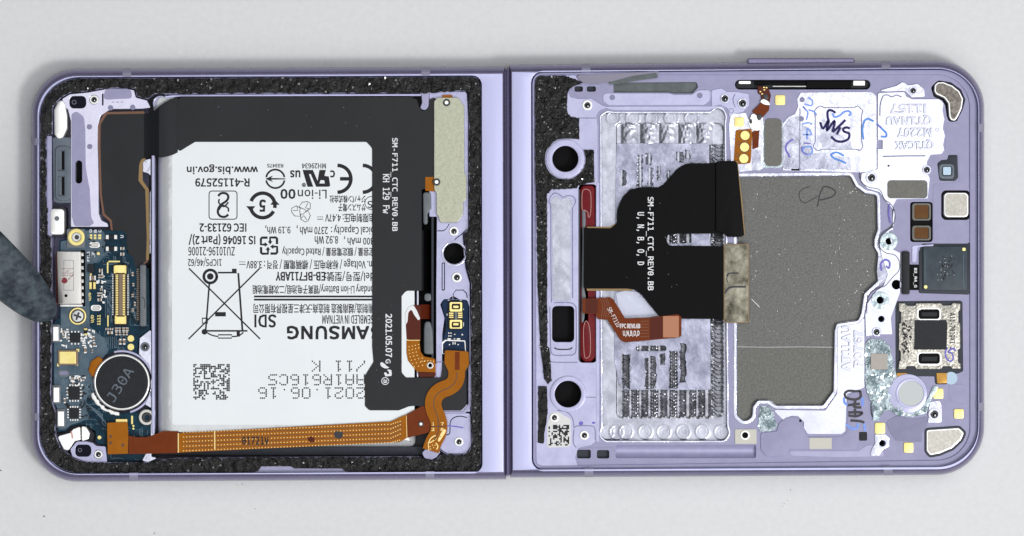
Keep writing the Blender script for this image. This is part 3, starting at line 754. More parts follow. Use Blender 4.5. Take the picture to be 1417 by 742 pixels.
HP = rp([(594, 127, 3), (646, 127, 4), (648, 160), (648, 316), (640.5, 325), (644, 370), (650, 392), (651.5, 480), (651, 520), (651, 570), (603.5, 570), (603.5, 405), (604.5, 300), (594, 300)], 1.5)
hole = circ(628.5, 351, 15.3, 36)
lp1 = rr(611.2, 363.5, 615.4, 402, 1.5)
make('hinge_plate', prism([HP, hole, slot(rr(611.2, 363.5, 615.4, 402, 1.5) + [(611.2, 365)], 0.9) if False else lp1, slot(smooth([(605.5, 319.5), (614, 319), (619, 314), (621, 310)]), 0.9), slot(smooth([(646, 318), (639, 324), (632, 329), (629, 332)]), 1.0),
                           slot([(627, 414), (627, 406), (631, 401.5), (641, 401.5), (645.5, 406), (646.5, 412)], 0.9), circ(628, 320, 5.5), circ(632, 384, 5.5), rp([(609, 421, 4), (614, 414, 4), (646, 415, 4), (649.5, 425), (649.5, 560), (612, 560), (612, 462), (615, 440)], 2)], 1.4, 4.8, 0.06), 'light_metal', P)
make('slot_rib', prism(rr(612.2, 364.6, 614.4, 401, 1), 2, 4.7, 0.05), 'light_metal', P)
make('hole_ring', prism([circ(628.7, 351, 17.6, 36), circ(628.5, 351, 15.6, 36)], 4.7, 4.95, 0.1, 2), 'white_metal', P)
make('hole_pit', [prism(circ(628.5, 351, 17, 30), 1.0, 1.6, 0.02), prism([circ(628.5, 351, 15.9, 36), circ(628.5, 351, 15.0, 36)], 1.6, 4.7, 0.02)], 'black_hole', P)  # wall lined in black so the hole's shade is in the colour
screw(628, 320, 6.5, 4.85); screw(632, 384, 7.0, 4.85)
FTP = rp([(604, 572, 2), (651, 572, 3), (652, 617, 8), (645, 628, 5), (615, 628, 4), (603, 618, 2)], 2)
make('foot_plate', prism([FTP, slot(smooth([(614, 602), (621, 601), (622.5, 596), (623, 584), (628, 578), (637, 576), (646, 578)]), 1.0), slot(smooth([(607, 619), (612, 624), (617, 627)]), 0.9), circ(635, 611.5, 5)], 1.4, 4.8, 0.06), 'light_metal', P)
screw(635, 611.5, 6.2, 4.85)
make('marker_line', ribbon(smooth([(620, 589.3), (628, 590), (641, 592)]), 1.8, 4.82), 'marker_violet', P)
make('bay_rim', [prism([rp([(604, 500), (653, 500, 2), (653, 562, 10), (643, 573, 6), (598, 573)], 3), rp([(604, 502), (648, 502, 2), (648, 560, 8), (640, 569.5, 5), (598, 569.5)], 3)], 3.5, 5.0, 0.12)], 'lavender', P)
make('moulded_tab', prism(rp([(584, 627), (587, 634, 5), (596, 637, 6), (604, 633, 4), (610, 625), (600, 620), (588, 622)], 2), 3.5, 5.45, 0.1), 'lavender', P)
make('moulded_tab', prism(rp([(580, 125, 1), (594, 125, 1), (593, 147, 5), (588, 153.5, 5), (581, 150, 3), (584, 142, 4), (583, 131)], 2), 3.5, 5.3, 0.1), 'lavender', P)

# small board with the gold socket
sb = make('connector_board', prism(rp([(611, 420, 4), (616, 413.5, 3), (644, 414, 4), (648.5, 424, 3), (649, 490), (613, 490), (613, 470), (617, 455), (616, 442)], 2), 3.6, 4.6, 0.05), 'pcb_navy', P, label='small navy circuit board with a gold socket')
make('socket_base', prism([rr(620, 417, 641, 456, 2)], 4.6, 4.9, 0.05), 'chip', sb)
make('socket', prism([rr(622, 418, 639.5, 431.5, 2), rr(625, 420.5, 636.5, 428, 1.5)], 4.9, 5.25, 0.06), 'gold', sb); make('socket', prism([rr(622, 442.5, 639.5, 455, 2), rr(625, 445.5, 636.5, 453, 1.5)], 4.9, 5.25, 0.06), 'gold', sb)
make('socket_core', [prism(rr(627, 423, 634.5, 426.5, 1), 4.9, 5.1, 0.04), prism(rr(627, 447, 634.5, 450.5, 1), 4.9, 5.1, 0.04)], 'gold_pale', sb)
make('socket_bar', prism(rr(629, 430, 632.8, 444, 0.8), 4.9, 5.12, 0.04), 'silicone', sb)
make('socket_pins', [box(x, y, x + 6, y + 1.6, 4.9, 5.1) for x in (621.5, 633.8) for y in (432.8, 435.6, 438.4)], 'gold', sb)
make('solder_joints', [box(x, y, x + w, y + h, 4.6, 4.85, 0.05) for (x, y, w, h) in ((620, 460, 2, 2), (623, 460, 2, 2), (628, 462, 2.4, 1.6), (638.5, 462, 2.4, 2.4), (620, 464, 2, 2), (623, 464, 2, 2), (619, 468, 5, 2.4), (632, 468, 5, 2.4), (628, 468, 2, 2), (621, 476, 2, 2), (626, 473, 1.6, 4), (629, 473, 1.6, 4), (633, 476, 2, 2), (619.5, 415, 3, 1.2), (636, 415, 3, 1.2), (618, 434, 1.4, 3), (640.6, 427, 1.4, 2), (640.6, 446, 1.4, 6))], 'solder', sb)
make('board_shield', prism([rp([(611, 474, 2), (616, 470, 2), (644, 471, 2), (645, 490), (611, 490)], 1), rp([(613, 476, 2), (617, 472, 1), (642.5, 472.8, 1), (643.5, 489), (613, 489)], 1)], 4.6, 4.8, 0.05), 'solder', sb)

# S-shaped orange cable
def band_path(pts, w, z, th=0.12):
    p = smooth(pts, 6); return prism(slot(p, w), z - th, z, 0.03)
sf = make('curved_flex', [prism(rp([(615.5, 484.5, 3), (648.5, 486.5, 3), (649, 505, 2), (642.5, 515), (621, 515), (615, 503, 2)], 2), 5.62, 5.74, 0.03),
      prism(slot(smooth([(632, 513), (631.5, 522), (628.5, 530), (621, 536), (611, 540), (603, 547), (599.5, 557), (601, 568), (605, 577), (607.5, 588), (606, 600), (600, 612), (596, 624)], 5), 23), 5.60, 5.72, 0.03)], 'polyimide', P, label='glossy orange S-shaped ribbon cable in the corner by the hinge')
make('flex_groove', ribbon(smooth([(632.5, 512), (632, 522), (628.5, 531), (621, 537), (611, 541), (603, 548), (600, 557), (602, 568), (605.5, 577), (607, 588), (605.5, 600), (601, 609)], 5), 1.5, 5.735), 'trace_dark', sf)
make('flex_stripe', flat(rr(629.5, 487, 636, 512), 5.745), 'polyimide_brown', sf)
g = [ribbon(smooth([(593, 613), (596, 607), (602, 603), (603, 607), (598, 611), (594, 613)]), 1.5, 5.735), flat(smooth([(606, 609), (610, 600), (615, 594), (617, 597), (613, 604), (608, 611)], 3, True), 5.735), ribbon([(592.5, 613), (593.5, 624)], 1.1, 5.735), ribbon(smooth([(603, 613), (606, 618), (604, 622)]), 1.5, 5.735)]
make('glue_smear', g, 'trace_gold', sf)
make('gold_dots', [flat(circ(x, y, 0.8, 6), 5.735) for (x, y) in ((595, 618), (598.5, 616), (600, 619.5), (596, 621.5), (602, 616.5), (609, 604))], 'trace_gold', sf)
for s_, bb in (('1', (598.3, 584.5, 600.8, 589)), ('2', (597, 592.3, 601.5, 596.5)), ('7', (610, 584.5, 614, 589)), ('8', (609.5, 592.3, 614, 596.5))): text('printed_text', s_, bb, 5.74, 'trace_gold', sf, 0, SANS, 0.1)
make('marker_line', ribbon([(595.5, 590.3), (619.5, 589.6)], 0.9, 5.745), 'marker_black', sf)

# long orange cable along the lower edge
lf = make('long_flex', [prism(rp([(246, 599.5, 1), (541, 583.3), (562, 573.5, 1), (563.5, 606, 1), (553, 612), (246, 626.5, 1)], 1), 5.28, 5.40, 0.03)], 'polyimide', P, label='long orange ribbon cable with gold dotted lines along the lower edge')
make('flex_end', [strip([[(178, 603, 5.0), (178, 628.5, 5.0)], [(190, 605.4, 5.0), (190, 628.3, 5.0)], [(204, 605, 5.05), (204, 628.1, 5.05)], [(214, 601.5, 5.12), (214, 627.8, 5.12)], [(226, 596.5, 5.22), (226, 627.4, 5.22)], [(247, 597, 5.3), (247, 626.8, 5.3)]])], 'polyimide_brown', lf)
make('flex_end', prism(rp([(562.5, 573.5), (585, 561.5, 4), (593, 566), (597, 580), (594, 598), (590, 599.5), (563.5, 606)], 1), 5.31, 5.42, 0.03), 'polyimide_brown', lf)
make('eyelet', prism([circ(582.5, 587, 3.8), circ(582.5, 587, 2.0)], 5.4, 5.54, 0.04), 'screw_dark', lf); make('eyelet_core', prism(circ(582.5, 587, 2.1, 14), 5.4, 5.5, 0.02), 'white_pad', lf)
make('flex_margin', [ribbon([(246.7, 599.5), (246.7, 626.5)], 1.4, 5.41), ribbon([(562.6, 575), (563.3, 605)], 1.2, 5.41)], 'trace_gold', lf)
gd, gl = [], []
for k in range(5):
    y0 = 597.6 + k * 6.2 if False else 598.8 + k * 6.4; y1 = 590 + k * 6.4 - 2.2
    a = (254, y0 - 0.3); b = (541, y0 - 11.6); c = (557, y0 - 18.6 + (2 if k == 0 else 0))
    if k == 4: b = (541, y0 - 11.8); c = (556, y0 - 16)
    for (p, q, n) in ((a, b, 66), (b, c, 5)):
        for i in range(n):
            t = i / n; gd.append(flat(circ(p[0] + (q[0] - p[0]) * t, p[1] + (q[1] - p[1]) * t, 0.82, 6), 5.412))
    if k < 4: gl.append(ribbon([(256, a[1] + 3.0), (541, b[1] + 3.0), (556, c[1] + 2.8)], 1.0, 5.407))
make('gold_dots', gd, 'trace_gold', lf, kind='stuff'); make('flex_groove', gl, 'trace_dark', lf)
make('flex_rule', ribbon([(297, 597), (297.3, 622)], 1.5, 5.42), 'trace_gold', lf)
text('printed_text', '01721V', (335, 604.5, 372, 615.5), 5.425, 'ink', lf, 0, MONO, 0.25)
make('ink_spot', flat(smooth([(462, 602), (465, 596.5), (469, 597.5), (474, 598), (474, 604), (470, 607.5), (465, 606)], 3, True), 5.43), 'marker_black', lf); make('ink_spot', flat(smooth([(425.5, 607), (430, 604), (434.5, 606), (435, 611), (429, 612)], 3, True), 5.43), 'polyimide_red', lf)
fc = make('flex_plug', prism(rp([(148, 585, 2), (176.5, 584, 2), (177.5, 602), (177, 628, 1.5), (149, 629, 1.5)], 1), 5.1, 5.3, 0.05), 'polyimide', lf)
make('plug_dents', [flat(circ(x, y, 2.4, 14), 5.305) for (x, y) in ((153, 604), (153, 613), (170, 616))], 'trace_dark', lf)
# ------------------------------------------------------------------ main lower circuit board
motor = (168.5, 529.0)
arcp = [(motor[0] + 43.5 * math.cos(math.radians(a)), motor[1] + 43.5 * math.sin(math.radians(a))) for a in range(-62, -300, -12)]
PCB = [(93, 316.5), (118, 316), (146, 318.5), (171, 320), (175, 325), (176, 350), (185, 357), (186.5, 369), (206, 371), (208, 462), (193, 466), (190.5, 482)] + arcp + \
      [(193, 570), (206, 565), (214, 570), (214.5, 596), (206, 618), (197, 638), (150, 640), (147, 628), (146, 616), (134, 614), (132, 597), (121, 589), (110, 587.5), (98, 590), (91, 597), (79, 597.5), (78.5, 567), (73.5, 556), (73, 448), (82, 440), (82, 333), (92, 331)]
b1 = make('circuit_board', prism([PCB], 3.0, 4.1, 0.05), 'pcb', P, label='dark teal circuit board with chips and a white slotted connector')
ZB = 4.1
GREY = rp([(84, 334), (93, 333), (93, 318), (144, 320), (146, 332), (143, 352), (128, 366), (124, 395), (124, 452), (146, 470), (150, 486), (140, 498), (128, 520), (118, 560), (124, 578), (112, 584), (98, 588), (90, 595), (81, 595), (80, 567), (75, 556), (75, 455), (84, 452)], 3)
make('ground_plane', prism([GREY], ZB, ZB + 0.03, 0.01), 'pcb_grey', b1)
# copper traces
tr = []
def trace(pts, w=0.8): tr.append(ribbon(pts, w, ZB + 0.036 + 0.0005 * (len(tr) % 7)))
for k in range(9): trace([(140 + k * 2.6, 466), (140 + k * 2.6, 488 - k * 0.9)], 0.9)
for k in range(6): trace([(112 + k * 2.2, 552 + k * 3), (122 + k * 3.2, 560 + k * 2), (147, 586 - k * 1.5 + 2 * k)], 0.8)
for k in range(5): trace([(118 + k * 2.4, 490), (118 + k * 2.4, 515), (122 + k * 2.4, 524), (122 + k * 1.6, 548)], 0.8)
for k in range(5): trace([(136, 384 + k * 4.0), (143, 384 + k * 4.0), (146 + k, 388 + k * 4.0), (157, 388 + k * 4)], 0.8)
for k in range(4): trace([(142 + k * 2.6, 402 + k * 5), (146 + k * 2.6, 408 + k * 5), (146 + k * 2.6, 440)], 0.8)
for k in range(3): trace([(131 + k * 2, 364), (146 + k * 2, 349), (152 + k, 345 + 3 * k)], 0.9)
for k in range(8): trace([(92 + k * 4.5, 470 + (k % 3) * 3), (92 + k * 4.5, 484 + (k % 2) * 5)], 0.7)
trace([(149, 366), (176, 366), (178, 380), (180, 430), (180, 450), (206, 451)], 0.8)
make('copper_traces', tr, 'trace_blue', b1)
# more copper: fans of fine lines and vias
tr2 = []
rnd = random.Random(77)
for (x0, y0, x1, y1, n_) in ((84, 470, 118, 500, 14), (112, 486, 132, 560, 26), (142, 352, 178, 366, 10), (146, 376, 156, 446, 22), (177, 372, 189, 450, 20), (136, 456, 178, 486, 18), (150, 588, 212, 636, 22), (84, 516, 100, 535, 8), (100, 500, 120, 532, 12), (116, 560, 146, 596, 16)):
    for _ in range(n_):
        x = rnd.uniform(x0, x1); y = rnd.uniform(y0, y1); l = rnd.uniform(3, 12)
        if rnd.random() < 0.5: pts_ = [(x, y), (x, min(y + l, y1)), (min(x + l * 0.4, x1), min(y + l * 1.4, y1))]
        else: pts_ = [(x, y), (min(x + l, x1), y), (min(x + l * 1.3, x1), min(y + l * 0.3, y1))]
        tr2.append(ribbon(pts_, rnd.uniform(0.5, 0.9), ZB + 0.041 + 0.0003 * len(tr2) % 0.004))
        if rnd.random() < 0.6: tr2.append(flat(circ(x, y, 0.9, 6), ZB + 0.046))
make('copper_traces', tr2, 'trace_pale', b1, kind='stuff')
# gold marks
gm = [box(148, 361, 166, 363, ZB, ZB + 0.06), box(148, 361, 150, 378, ZB, ZB + 0.06), box(148.5, 436.6, 150.3, 451.8, ZB, ZB + 0.06), box(181.5, 575.5, 184, 587, ZB, ZB + 0.06)]
make('gold_lines', gm, 'gold_pale', b1)
for (x, y, r) in ((181, 468.5, 4.6), (181, 480.3, 4.6), (137.5, 605.5, 2.6), (136, 351, 2.2), (184.5, 589.5, 1.5), (184.5, 593.3, 1.5)):
    make('test_pad', prism(circ(x, y, r, 20), ZB, ZB + 0.09, 0.02), 'gold_pale', b1)
for (x0, y0, x1, y1) in ((124.3, 324.5, 127.5, 331), (130, 324.5, 133.3, 331), (136, 324.5, 140, 331)): make('gold_pad', [box(x0, y0, x1, y0 + 2.8, ZB, ZB + 0.1), box(x0, y0 + 3.6, x1, y1, ZB, ZB + 0.1)], 'gold_pale', b1)
for s_, bb in (('O', (123.6, 317.5, 127.5, 322)), ('B', (130, 317.8, 134, 322)), ('C', (136.2, 318, 140.4, 321.8)), ('U', (166.5, 325.5, 171, 329.3)), ('F', (127, 348.7, 131, 352)), ('8R', (126.5, 352.5, 131.5, 356))): text('printed_text', s_, bb, ZB + 0.05, 'ink_white', b1, 90, SANS, 0.15)
text('printed_text', 'F711', (120.5, 348, 124, 362), ZB + 0.05, 'ink_white', b1, 90, SANS, 0.15)
text('printed_text', 'U/D', (122.5, 405, 126.5, 416), ZB + 0.05, 'gold_pale', b1, 90, SANS, 0.2); text('printed_text', 'U/D', (125.5, 436, 130.5, 446.5), ZB + 0.05, 'gold_pale', b1, 90, SANS, 0.2)
text('printed_text', '1111', (134.5, 435.8, 139, 450), ZB + 0.05, 'gold_pale', b1, 90, SANS, 0.25)
for (cx, cy) in ((130.6, 339), (132.8, 426.2)):
    o = make('oval_hole', prism([rr(cx - 7.4, cy - 4.2, cx + 7.4, cy + 4.2, 4), rr(cx - 5.2, cy - 2.4, cx + 5.2, cy + 2.4, 2.2)], ZB, ZB + 0.12, 0.04), 'solder', b1)
    make('hole_fill', prism(rr(cx - 5, cy - 2.3, cx + 5, cy + 2.3, 2.2), ZB - 0.02, ZB + 0.04, 0.02), 'steel', b1)
# upper screw post, lower screw
pp = make('post_pad', prism([rr(92.5, 317, 117.5, 343, 2), circ(105.3, 328.3, 5.5)], ZB, ZB + 0.25, 0.04), 'silicone', b1)
make('gold_ring', prism([circ(105.3, 328.3, 11.8, 32), circ(105.3, 328.3, 6.6, 26)], ZB + 0.2, ZB + 0.5, 0.08, 2), 'gold_pale', b1)
make('post_core', prism([circ(105.3, 328.3, 6.4, 24), circ(106, 328.3, 2.8)], ZB, ZB + 0.28, 0.1, 2), 'screw_metal', b1); make('post_pit', prism(circ(106, 328.3, 3.2), ZB, ZB + 0.05, 0.01), 'screw_dark', b1)
make('gold_ring', prism([circ(107.3, 437.6, 12, 32), circ(107.3, 437.6, 9.6, 26)], ZB + 0.1, ZB + 0.45, 0.08, 2), 'gold', b1)
sc = make('screw_head', prism(circ(107.3, 437.6, 8.6, 28), ZB + 0.2, ZB + 0.7, 0.2, 3), 'screw_metal', b1)
make('screw_cross', [prism(rp([(107.3 + 5.6 * math.cos(a) - 1.4 * math.sin(a), 437.6 + 5.6 * math.sin(a) + 1.4 * math.cos(a)), (107.3 - 5.6 * math.cos(a) - 1.4 * math.sin(a), 437.6 - 5.6 * math.sin(a) + 1.4 * math.cos(a)),
      (107.3 - 5.6 * math.cos(a) + 1.4 * math.sin(a), 437.6 - 5.6 * math.sin(a) - 1.4 * math.cos(a)), (107.3 + 5.6 * math.cos(a) + 1.4 * math.sin(a), 437.6 + 5.6 * math.sin(a) - 1.4 * math.cos(a))]), ZB + 0.66, ZB + 0.715 + 0.004 * i, 0.005) for i, a in enumerate((0.35, 1.92))], 'screw_dark', b1)
make('gold_ring', prism([circ(202.7, 577.6, 11.2, 30), circ(202.7, 577.6, 6.5, 24)], ZB + 0.1, ZB + 0.6, 0.15, 3), 'steel', b1)
make('post_core', prism([circ(202.7, 577.6, 6.5, 20), circ(203.2, 578, 3.2)], ZB, ZB + 0.3, 0.1, 2), 'screw_dark', b1)
# shield can of the charging socket
sh = make('socket_shield', prism(rp([(78.5, 348, 1.5), (112, 348, 1), (113, 421, 1), (80.5, 421, 1.5)], 1), ZB - 0.6, ZB + 0.95, 0.12, 2), 'steel', P, label='brushed steel socket shield with a red ink dot')
make('shield_window', prism([rr(88, 360, 102, 402, 0.5), rr(88.6, 360.6, 101.4, 401.4, 0.4)], ZB + 0.95, ZB + 0.962, 0.003), 'silicone', sh)
make('shield_step', prism(rp([(76.5, 352), (80, 347), (80, 420), (78, 424)], 1), ZB - 0.6, ZB + 0.4, 0.1), 'polyimide_red', sh)
make('red_spot', flat(smooth([(85, 389), (87.5, 384.5), (91.5, 385), (93.5, 389.5), (90, 392.5), (86.5, 391.5)], 3, True), ZB + 0.965), 'red_dot', sh)
make('shield_hole', prism(circ(91.3, 409.3, 2.2, 14), ZB + 0.95, ZB + 0.97, 0.005), 'black_hole', sh)
make('shield_print', [ribbon([(x, y), (x + 2.2, y)], 0.8, ZB + 0.967) for y in (372, 378, 381) for x in (85.5, 89, 92.5, 96, 99)] + [ribbon([(91 + i * 1.6, 377 - i), (92.2 + i * 1.6, 376 - i)], 0.8, ZB + 0.967) for i in range(3)] + [ribbon([(94 + i * 1.7, 387 - i * 1.6 + (i % 2)), (95.2 + i * 1.7, 386 - i * 1.6)], 0.9, ZB + 0.967) for i in range(5)], 'red_dot', sh)
make('shield_teeth', [prism(rr(111.5, 349.5 + i * 9.2, 115.5, 354.8 + i * 9.2, 1.2), ZB, ZB + 0.75, 0.1) for i in range(8)], 'steel', sh)
make('shield_lip', [prism(rr(83, 421.5, 114, 424.5, 0.5), ZB, ZB + 0.35, 0.05)], 'solder', sh)
make('socket_gap', prism(rr(111.5, 346, 118, 424, 1), ZB, ZB + 0.08, 0.01), 'black_hole', b1)
# long white-gold board connector
cn = make('board_connector', prism([rr(157, 365.5, 176, 451, 2)], ZB, ZB + 0.35, 0.05), 'chip', b1)
make('connector_bar', prism(rr(164.3, 379, 168.7, 437, 0.8), ZB + 0.35, ZB + 0.6, 0.05), 'silicone', cn) if False else None
make('connector_clip', [prism(rr(158.5, 367, 174, 378, 1), ZB + 0.35, ZB + 0.7, 0.06), prism(rr(158.5, 438, 174.5, 448.5, 1), ZB + 0.35, ZB + 0.7, 0.06)], 'gold', b1)
make('connector_clip', [box(157.5, 368, 159.6, 378.5, ZB + 0.35, ZB + 0.85), box(172.6, 368, 174.7, 378.5, ZB + 0.35, ZB + 0.85), box(159, 437, 161, 448, ZB + 0.35, ZB + 0.85), box(172.5, 437, 174.6, 448, ZB + 0.35, ZB + 0.85)], 'gold_pale', b1)
make('connector_core', prism(rr(164.5, 379, 168.8, 437, 0.8), ZB + 0.3, ZB + 0.62, 0.05), 'ceramic', b1)
pin = make('connector_pin', box(160, 380, 163.6, 381.5, ZB + 0.35, ZB + 0.6), 'gold', b1)
for i in range(24):
    for x in (160, 169.6):
        if i or x != 160: again(pin, x, 380 + i * 2.38, 160, 380, b1)
tl = make('solder_tail', box(155.3, 380, 157.4, 381.2, ZB, ZB + 0.2), 'solder', b1)
for i in range(24):
    for x in (155.3, 176):
        if i or x != 155.3: again(tl, x, 380 + i * 2.38, 155.3, 380, b1)
# grey latch connector at the right
lc = make('latch_connector', prism(rp([(193, 366, 3), (202, 366, 3), (202.5, 452, 3), (193, 452, 3)], 2), ZB, ZB + 1.0, 0.25, 3), 'silicone', P, label='narrow grey connector latch beside the battery bay')
make('latch_pins', [box(189.3, 372 + i * 2.9, 192.3, 373.6 + i * 2.9, ZB, ZB + 0.35) for i in range(25)], 'ceramic', lc)
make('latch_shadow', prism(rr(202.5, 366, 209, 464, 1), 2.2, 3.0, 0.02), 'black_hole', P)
make('latch_line', ribbon(smooth([(196, 411), (199, 413), (200.5, 420), (199.5, 427)]), 0.9, ZB + 1.005), 'chip', lc)
# surface-mount parts: (x0, y0, x1, y1) bodies with two end caps
def cap(x0, y0, x1, y1, body='ceramic', end='solder', z=0.35):
    c = make('capacitor', box(x0, y0, x1, y1, ZB + 0.03, ZB + z, 0.05), body, b1)
    if x1 - x0 >= y1 - y0: e = (x1 - x0) * 0.27; ends = [box(x0 - 0.2, y0 - 0.2, x0 + e, y1 + 0.2, ZB + 0.03, ZB + z + 0.03, 0.06), box(x1 - e, y0 - 0.2, x1 + 0.2, y1 + 0.2, ZB + 0.03, ZB + z + 0.03, 0.06)]
    else: e = (y1 - y0) * 0.27; ends = [box(x0 - 0.2, y0 - 0.2, x1 + 0.2, y0 + e, ZB + 0.03, ZB + z + 0.03, 0.06), box(x0 - 0.2, y1 - e, x1 + 0.2, y1 + 0.2, ZB + 0.03, ZB + z + 0.03, 0.06)]
    make('end_cap', ends, end, c)
for a in ((146.5, 325.3, 162, 331), (146.5, 341.5, 162, 347.3)): cap(*a, body='chip')
for a in ((166.5, 342, 172, 346), (166.5, 349.5, 172, 354), (124, 381.5, 132.5, 388)): cap(*a)
for a in ((123.5, 390.5, 127, 400), (129, 390.5, 132.5, 400), (124.5, 378.5, 127, 381)): cap(*a, body='gold', end='gold_pale')
for (x0, y0, x1, y1) in ((116.2, 454.5, 120.8, 464), ): cap(x0, y0, x1, y1, 'chip', 'gold_pale')
for a in ((138.5, 399, 142, 402.5), (134.5, 405, 138, 410), (139, 405, 142, 410), (135, 413, 141, 417), (137, 372, 142, 377), (136, 380, 139, 385), (140, 380, 143, 385), (146, 453.8, 150, 457), (152, 454, 156.5, 457), (148.5, 458.5, 156, 462.5), (159, 453.5, 163, 458), (164, 453.5, 167, 458), (169, 453.5, 173, 458), (174, 453.5, 178, 458), (159.5, 459, 162.5, 464), (164.5, 459, 167, 464), (169.8, 459, 172.5, 464), (174, 459, 177, 464),
          (164.8, 469, 168, 477), (170, 469, 173.5, 477), (128, 465, 131, 472), (128.5, 474, 132, 480), (116, 480, 120, 489), (86, 457, 90, 461), (86.5, 463.5, 89, 468), (126.5, 484, 128.5, 488), (182, 407, 185, 411), (185.5, 418, 188, 423), (182, 427, 185.5, 431), (182, 377, 185, 382), (183, 392, 186, 396), (99, 522, 103, 526), (99.5, 529, 102, 533), (108, 523, 112, 527), (114, 522, 117, 527)): cap(*a)
bc = [(119.5, 366, 129, 376)]
make('chip', prism(rr(121, 366, 130, 377, 1), ZB, ZB + 0.5, 0.06), 'chip', b1)
# square black chips with leads
def chip(x0, y0, x1, y1, n):
    c = make('chip', prism(rr(x0, y0, x1, y1, 1.5), ZB + 0.03, ZB + 0.55, 0.08), 'chip', b1)
    g = []
    for i in range(n):
        t = (i + 0.5) / n
        xx = x0 + (x1 - x0) * t; yy = y0 + (y1 - y0) * t
        g += [box(xx - 0.9, y0 - 3, xx + 0.9, y0 - 0.6, ZB + 0.03, ZB + 0.3), box(xx - 0.9, y1 + 0.6, xx + 0.9, y1 + 3, ZB + 0.03, ZB + 0.3), box(x0 - 3, yy - 0.9, x0 - 0.6, yy + 0.9, ZB + 0.03, ZB + 0.3), box(x1 + 0.6, yy - 0.9, x1 + 3, yy + 0.9, ZB + 0.03, ZB + 0.3)]
    make('chip_leads', g, 'solder', c)
chip(97, 461, 111, 474, 3); chip(95, 535, 110, 553, 4); chip(96, 565, 109, 579.5, 4)
cap(92, 465, 94.5, 469); cap(93, 541, 96, 544); cap(88, 551, 91, 558); cap(112, 541, 114, 546)
# white side blocks
for (x0, y0, x1, y1) in ((73, 452, 81, 472), (73.5, 536, 82, 557), (79.5, 569, 88.5, 590)):
    wb = make('contact_clip', prism([rr(x0 - 1.5, y0 - 3, x1 + 2, y1 + 2, 2)], ZB, ZB + 0.3, 0.08), 'silicone', b1)
    make('contact_block', prism(rr(x0, y0, x1, y1, 0.8), ZB + 0.3, ZB + 0.9, 0.12, 2), 'white_pad', wb)
# gold-topped oscillator and dark oval
os_ = make('oscillator', prism(rr(80, 484.5, 108, 505.5, 1.5), ZB, ZB + 0.45, 0.06), 'ceramic', b1); make('oscillator_lid', prism(rr(82, 486.5, 105, 503.5, 1.2), ZB + 0.45, ZB + 0.65, 0.06), 'gold_pale', os_)
make('solder_joints', [box(79, 503, 82, 507, ZB, ZB + 0.3), box(105.5, 502.5, 108, 506, ZB, ZB + 0.3), box(105.5, 483, 109.5, 487, ZB, ZB + 0.4)], 'gold_pale', os_)
make('oval_hole', prism([rr(80.5, 512, 96, 521.5, 4.4), rr(83, 514, 94.5, 519.5, 2.6)], ZB, ZB + 0.1, 0.03), 'silicone', b1); make('hole_fill', prism(rr(82.5, 513.6, 95, 519.8, 2.6), ZB, ZB + 0.04, 0.01), 'plastic_dark', b1)
# crumbs of solder joints too small to pick apart
rnd = random.Random(21); g = []
for (x0, y0, x1, y1, n) in ((112, 455, 132, 480, 26), (84, 456, 96, 482, 14), (134, 370, 146, 420, 22), (96, 520, 118, 534, 22), (112, 535, 126, 580, 22), (150, 452, 180, 466, 10), (178, 375, 188, 450, 16), (90, 558, 116, 566, 10), (186, 596, 206, 612, 8), (120, 320, 146, 372, 10)):
    for _ in range(n):
        x = rnd.uniform(x0, x1); y = rnd.uniform(y0, y1); a, b = rnd.choice([(1, 1.6), (1.6, 1), (1.2, 1.2), (0.8, 2.2), (2.2, 0.9)])
        g.append(box(x - a, y - b, x + a, y + b, ZB + 0.03, ZB + rnd.uniform(0.1, 0.3)))
half = len(g) // 2
make('solder_joints', g[:half], 'solder', b1, kind='stuff'); make('tiny_components', g[half:], 'chip', b1, kind='stuff')
make('socket_end', [prism(rr(160, 580, 176, 586, 1), ZB, ZB + 0.5, 0.06)], 'gold', b1)

# ------------------------------------------------------------------ vibration motor
mx, my = motor
mo = make('vibration_motor', [loft(circ(mx, my, 39.2, 56), [(0, 2.0), (0, 4.7), (0.5, 4.95), (1.4, 5.05), (2.6, 5.05), (3.2, 4.98)], cap=False)], 'white_pad', P, smooth_angle=50, label='round dark vibration motor with a bright steel rim')
make('motor_face', prism(circ(mx, my, 36.2, 48), 4.5, 5.0, 0.03), 'chip', mo)
def rot_text(body, cx, cy, ang, ln, ht, z):
    V, F = text_geo(body, 0, 0, 1, 1, z, 0, MONO, 0.03)
    cu = []
    s = (H - z) / (H - ZR) / PPM / 1000
    ca, sa = math.cos(ang), math.sin(ang)
    for v in V:
        u = v[0] / s + 708.5 - 0.5; w = 0.5 - (371 - v[1] / s)
        u *= ln; w *= ht
        cu.append(W(cx + u * ca - w * sa * -1 * -1, cy - u * sa - w * ca, z))
    return cu, F
make('printed_text', rot_text('J30A', 166, 532, math.radians(57), 52, 14, 5.012), 'rubber_grey', mo)
make('motor_seat', prism(slot(arc(mx, my, 43, -105, 75, 30), 3.2), 3.0, 4.5, 0.15, 2), 'light_metal', P)
make('glue_lump', prism(jag(slot(arc(mx, my, 44, 95, 160, 14), 5), 1.2, 3, 3), 3.9, 4.4, 0.15, 2), 'solder', P)
make('motor_tape', prism(rp([(122, 513, 3), (126, 500, 3), (136, 493, 3), (143, 498), (135, 512), (129, 524)], 2), 4.2, 4.55, 0.15, 2), 'polyimide', mo)
make('motor_plate', prism([rp([(193, 468, 2), (209.5, 455), (209.5, 632), (219, 634), (205, 640), (196, 638), (206, 620), (213, 600), (214, 568), (204, 562), (200, 560), (206, 548), (211, 529), (206, 505), (192, 490)], 2), circ(200.5, 480, 5)], 2.0, 4.55, 0.08), 'white_metal', P)
screw(200.5, 480, 6.5, 4.6, collar='silicone')
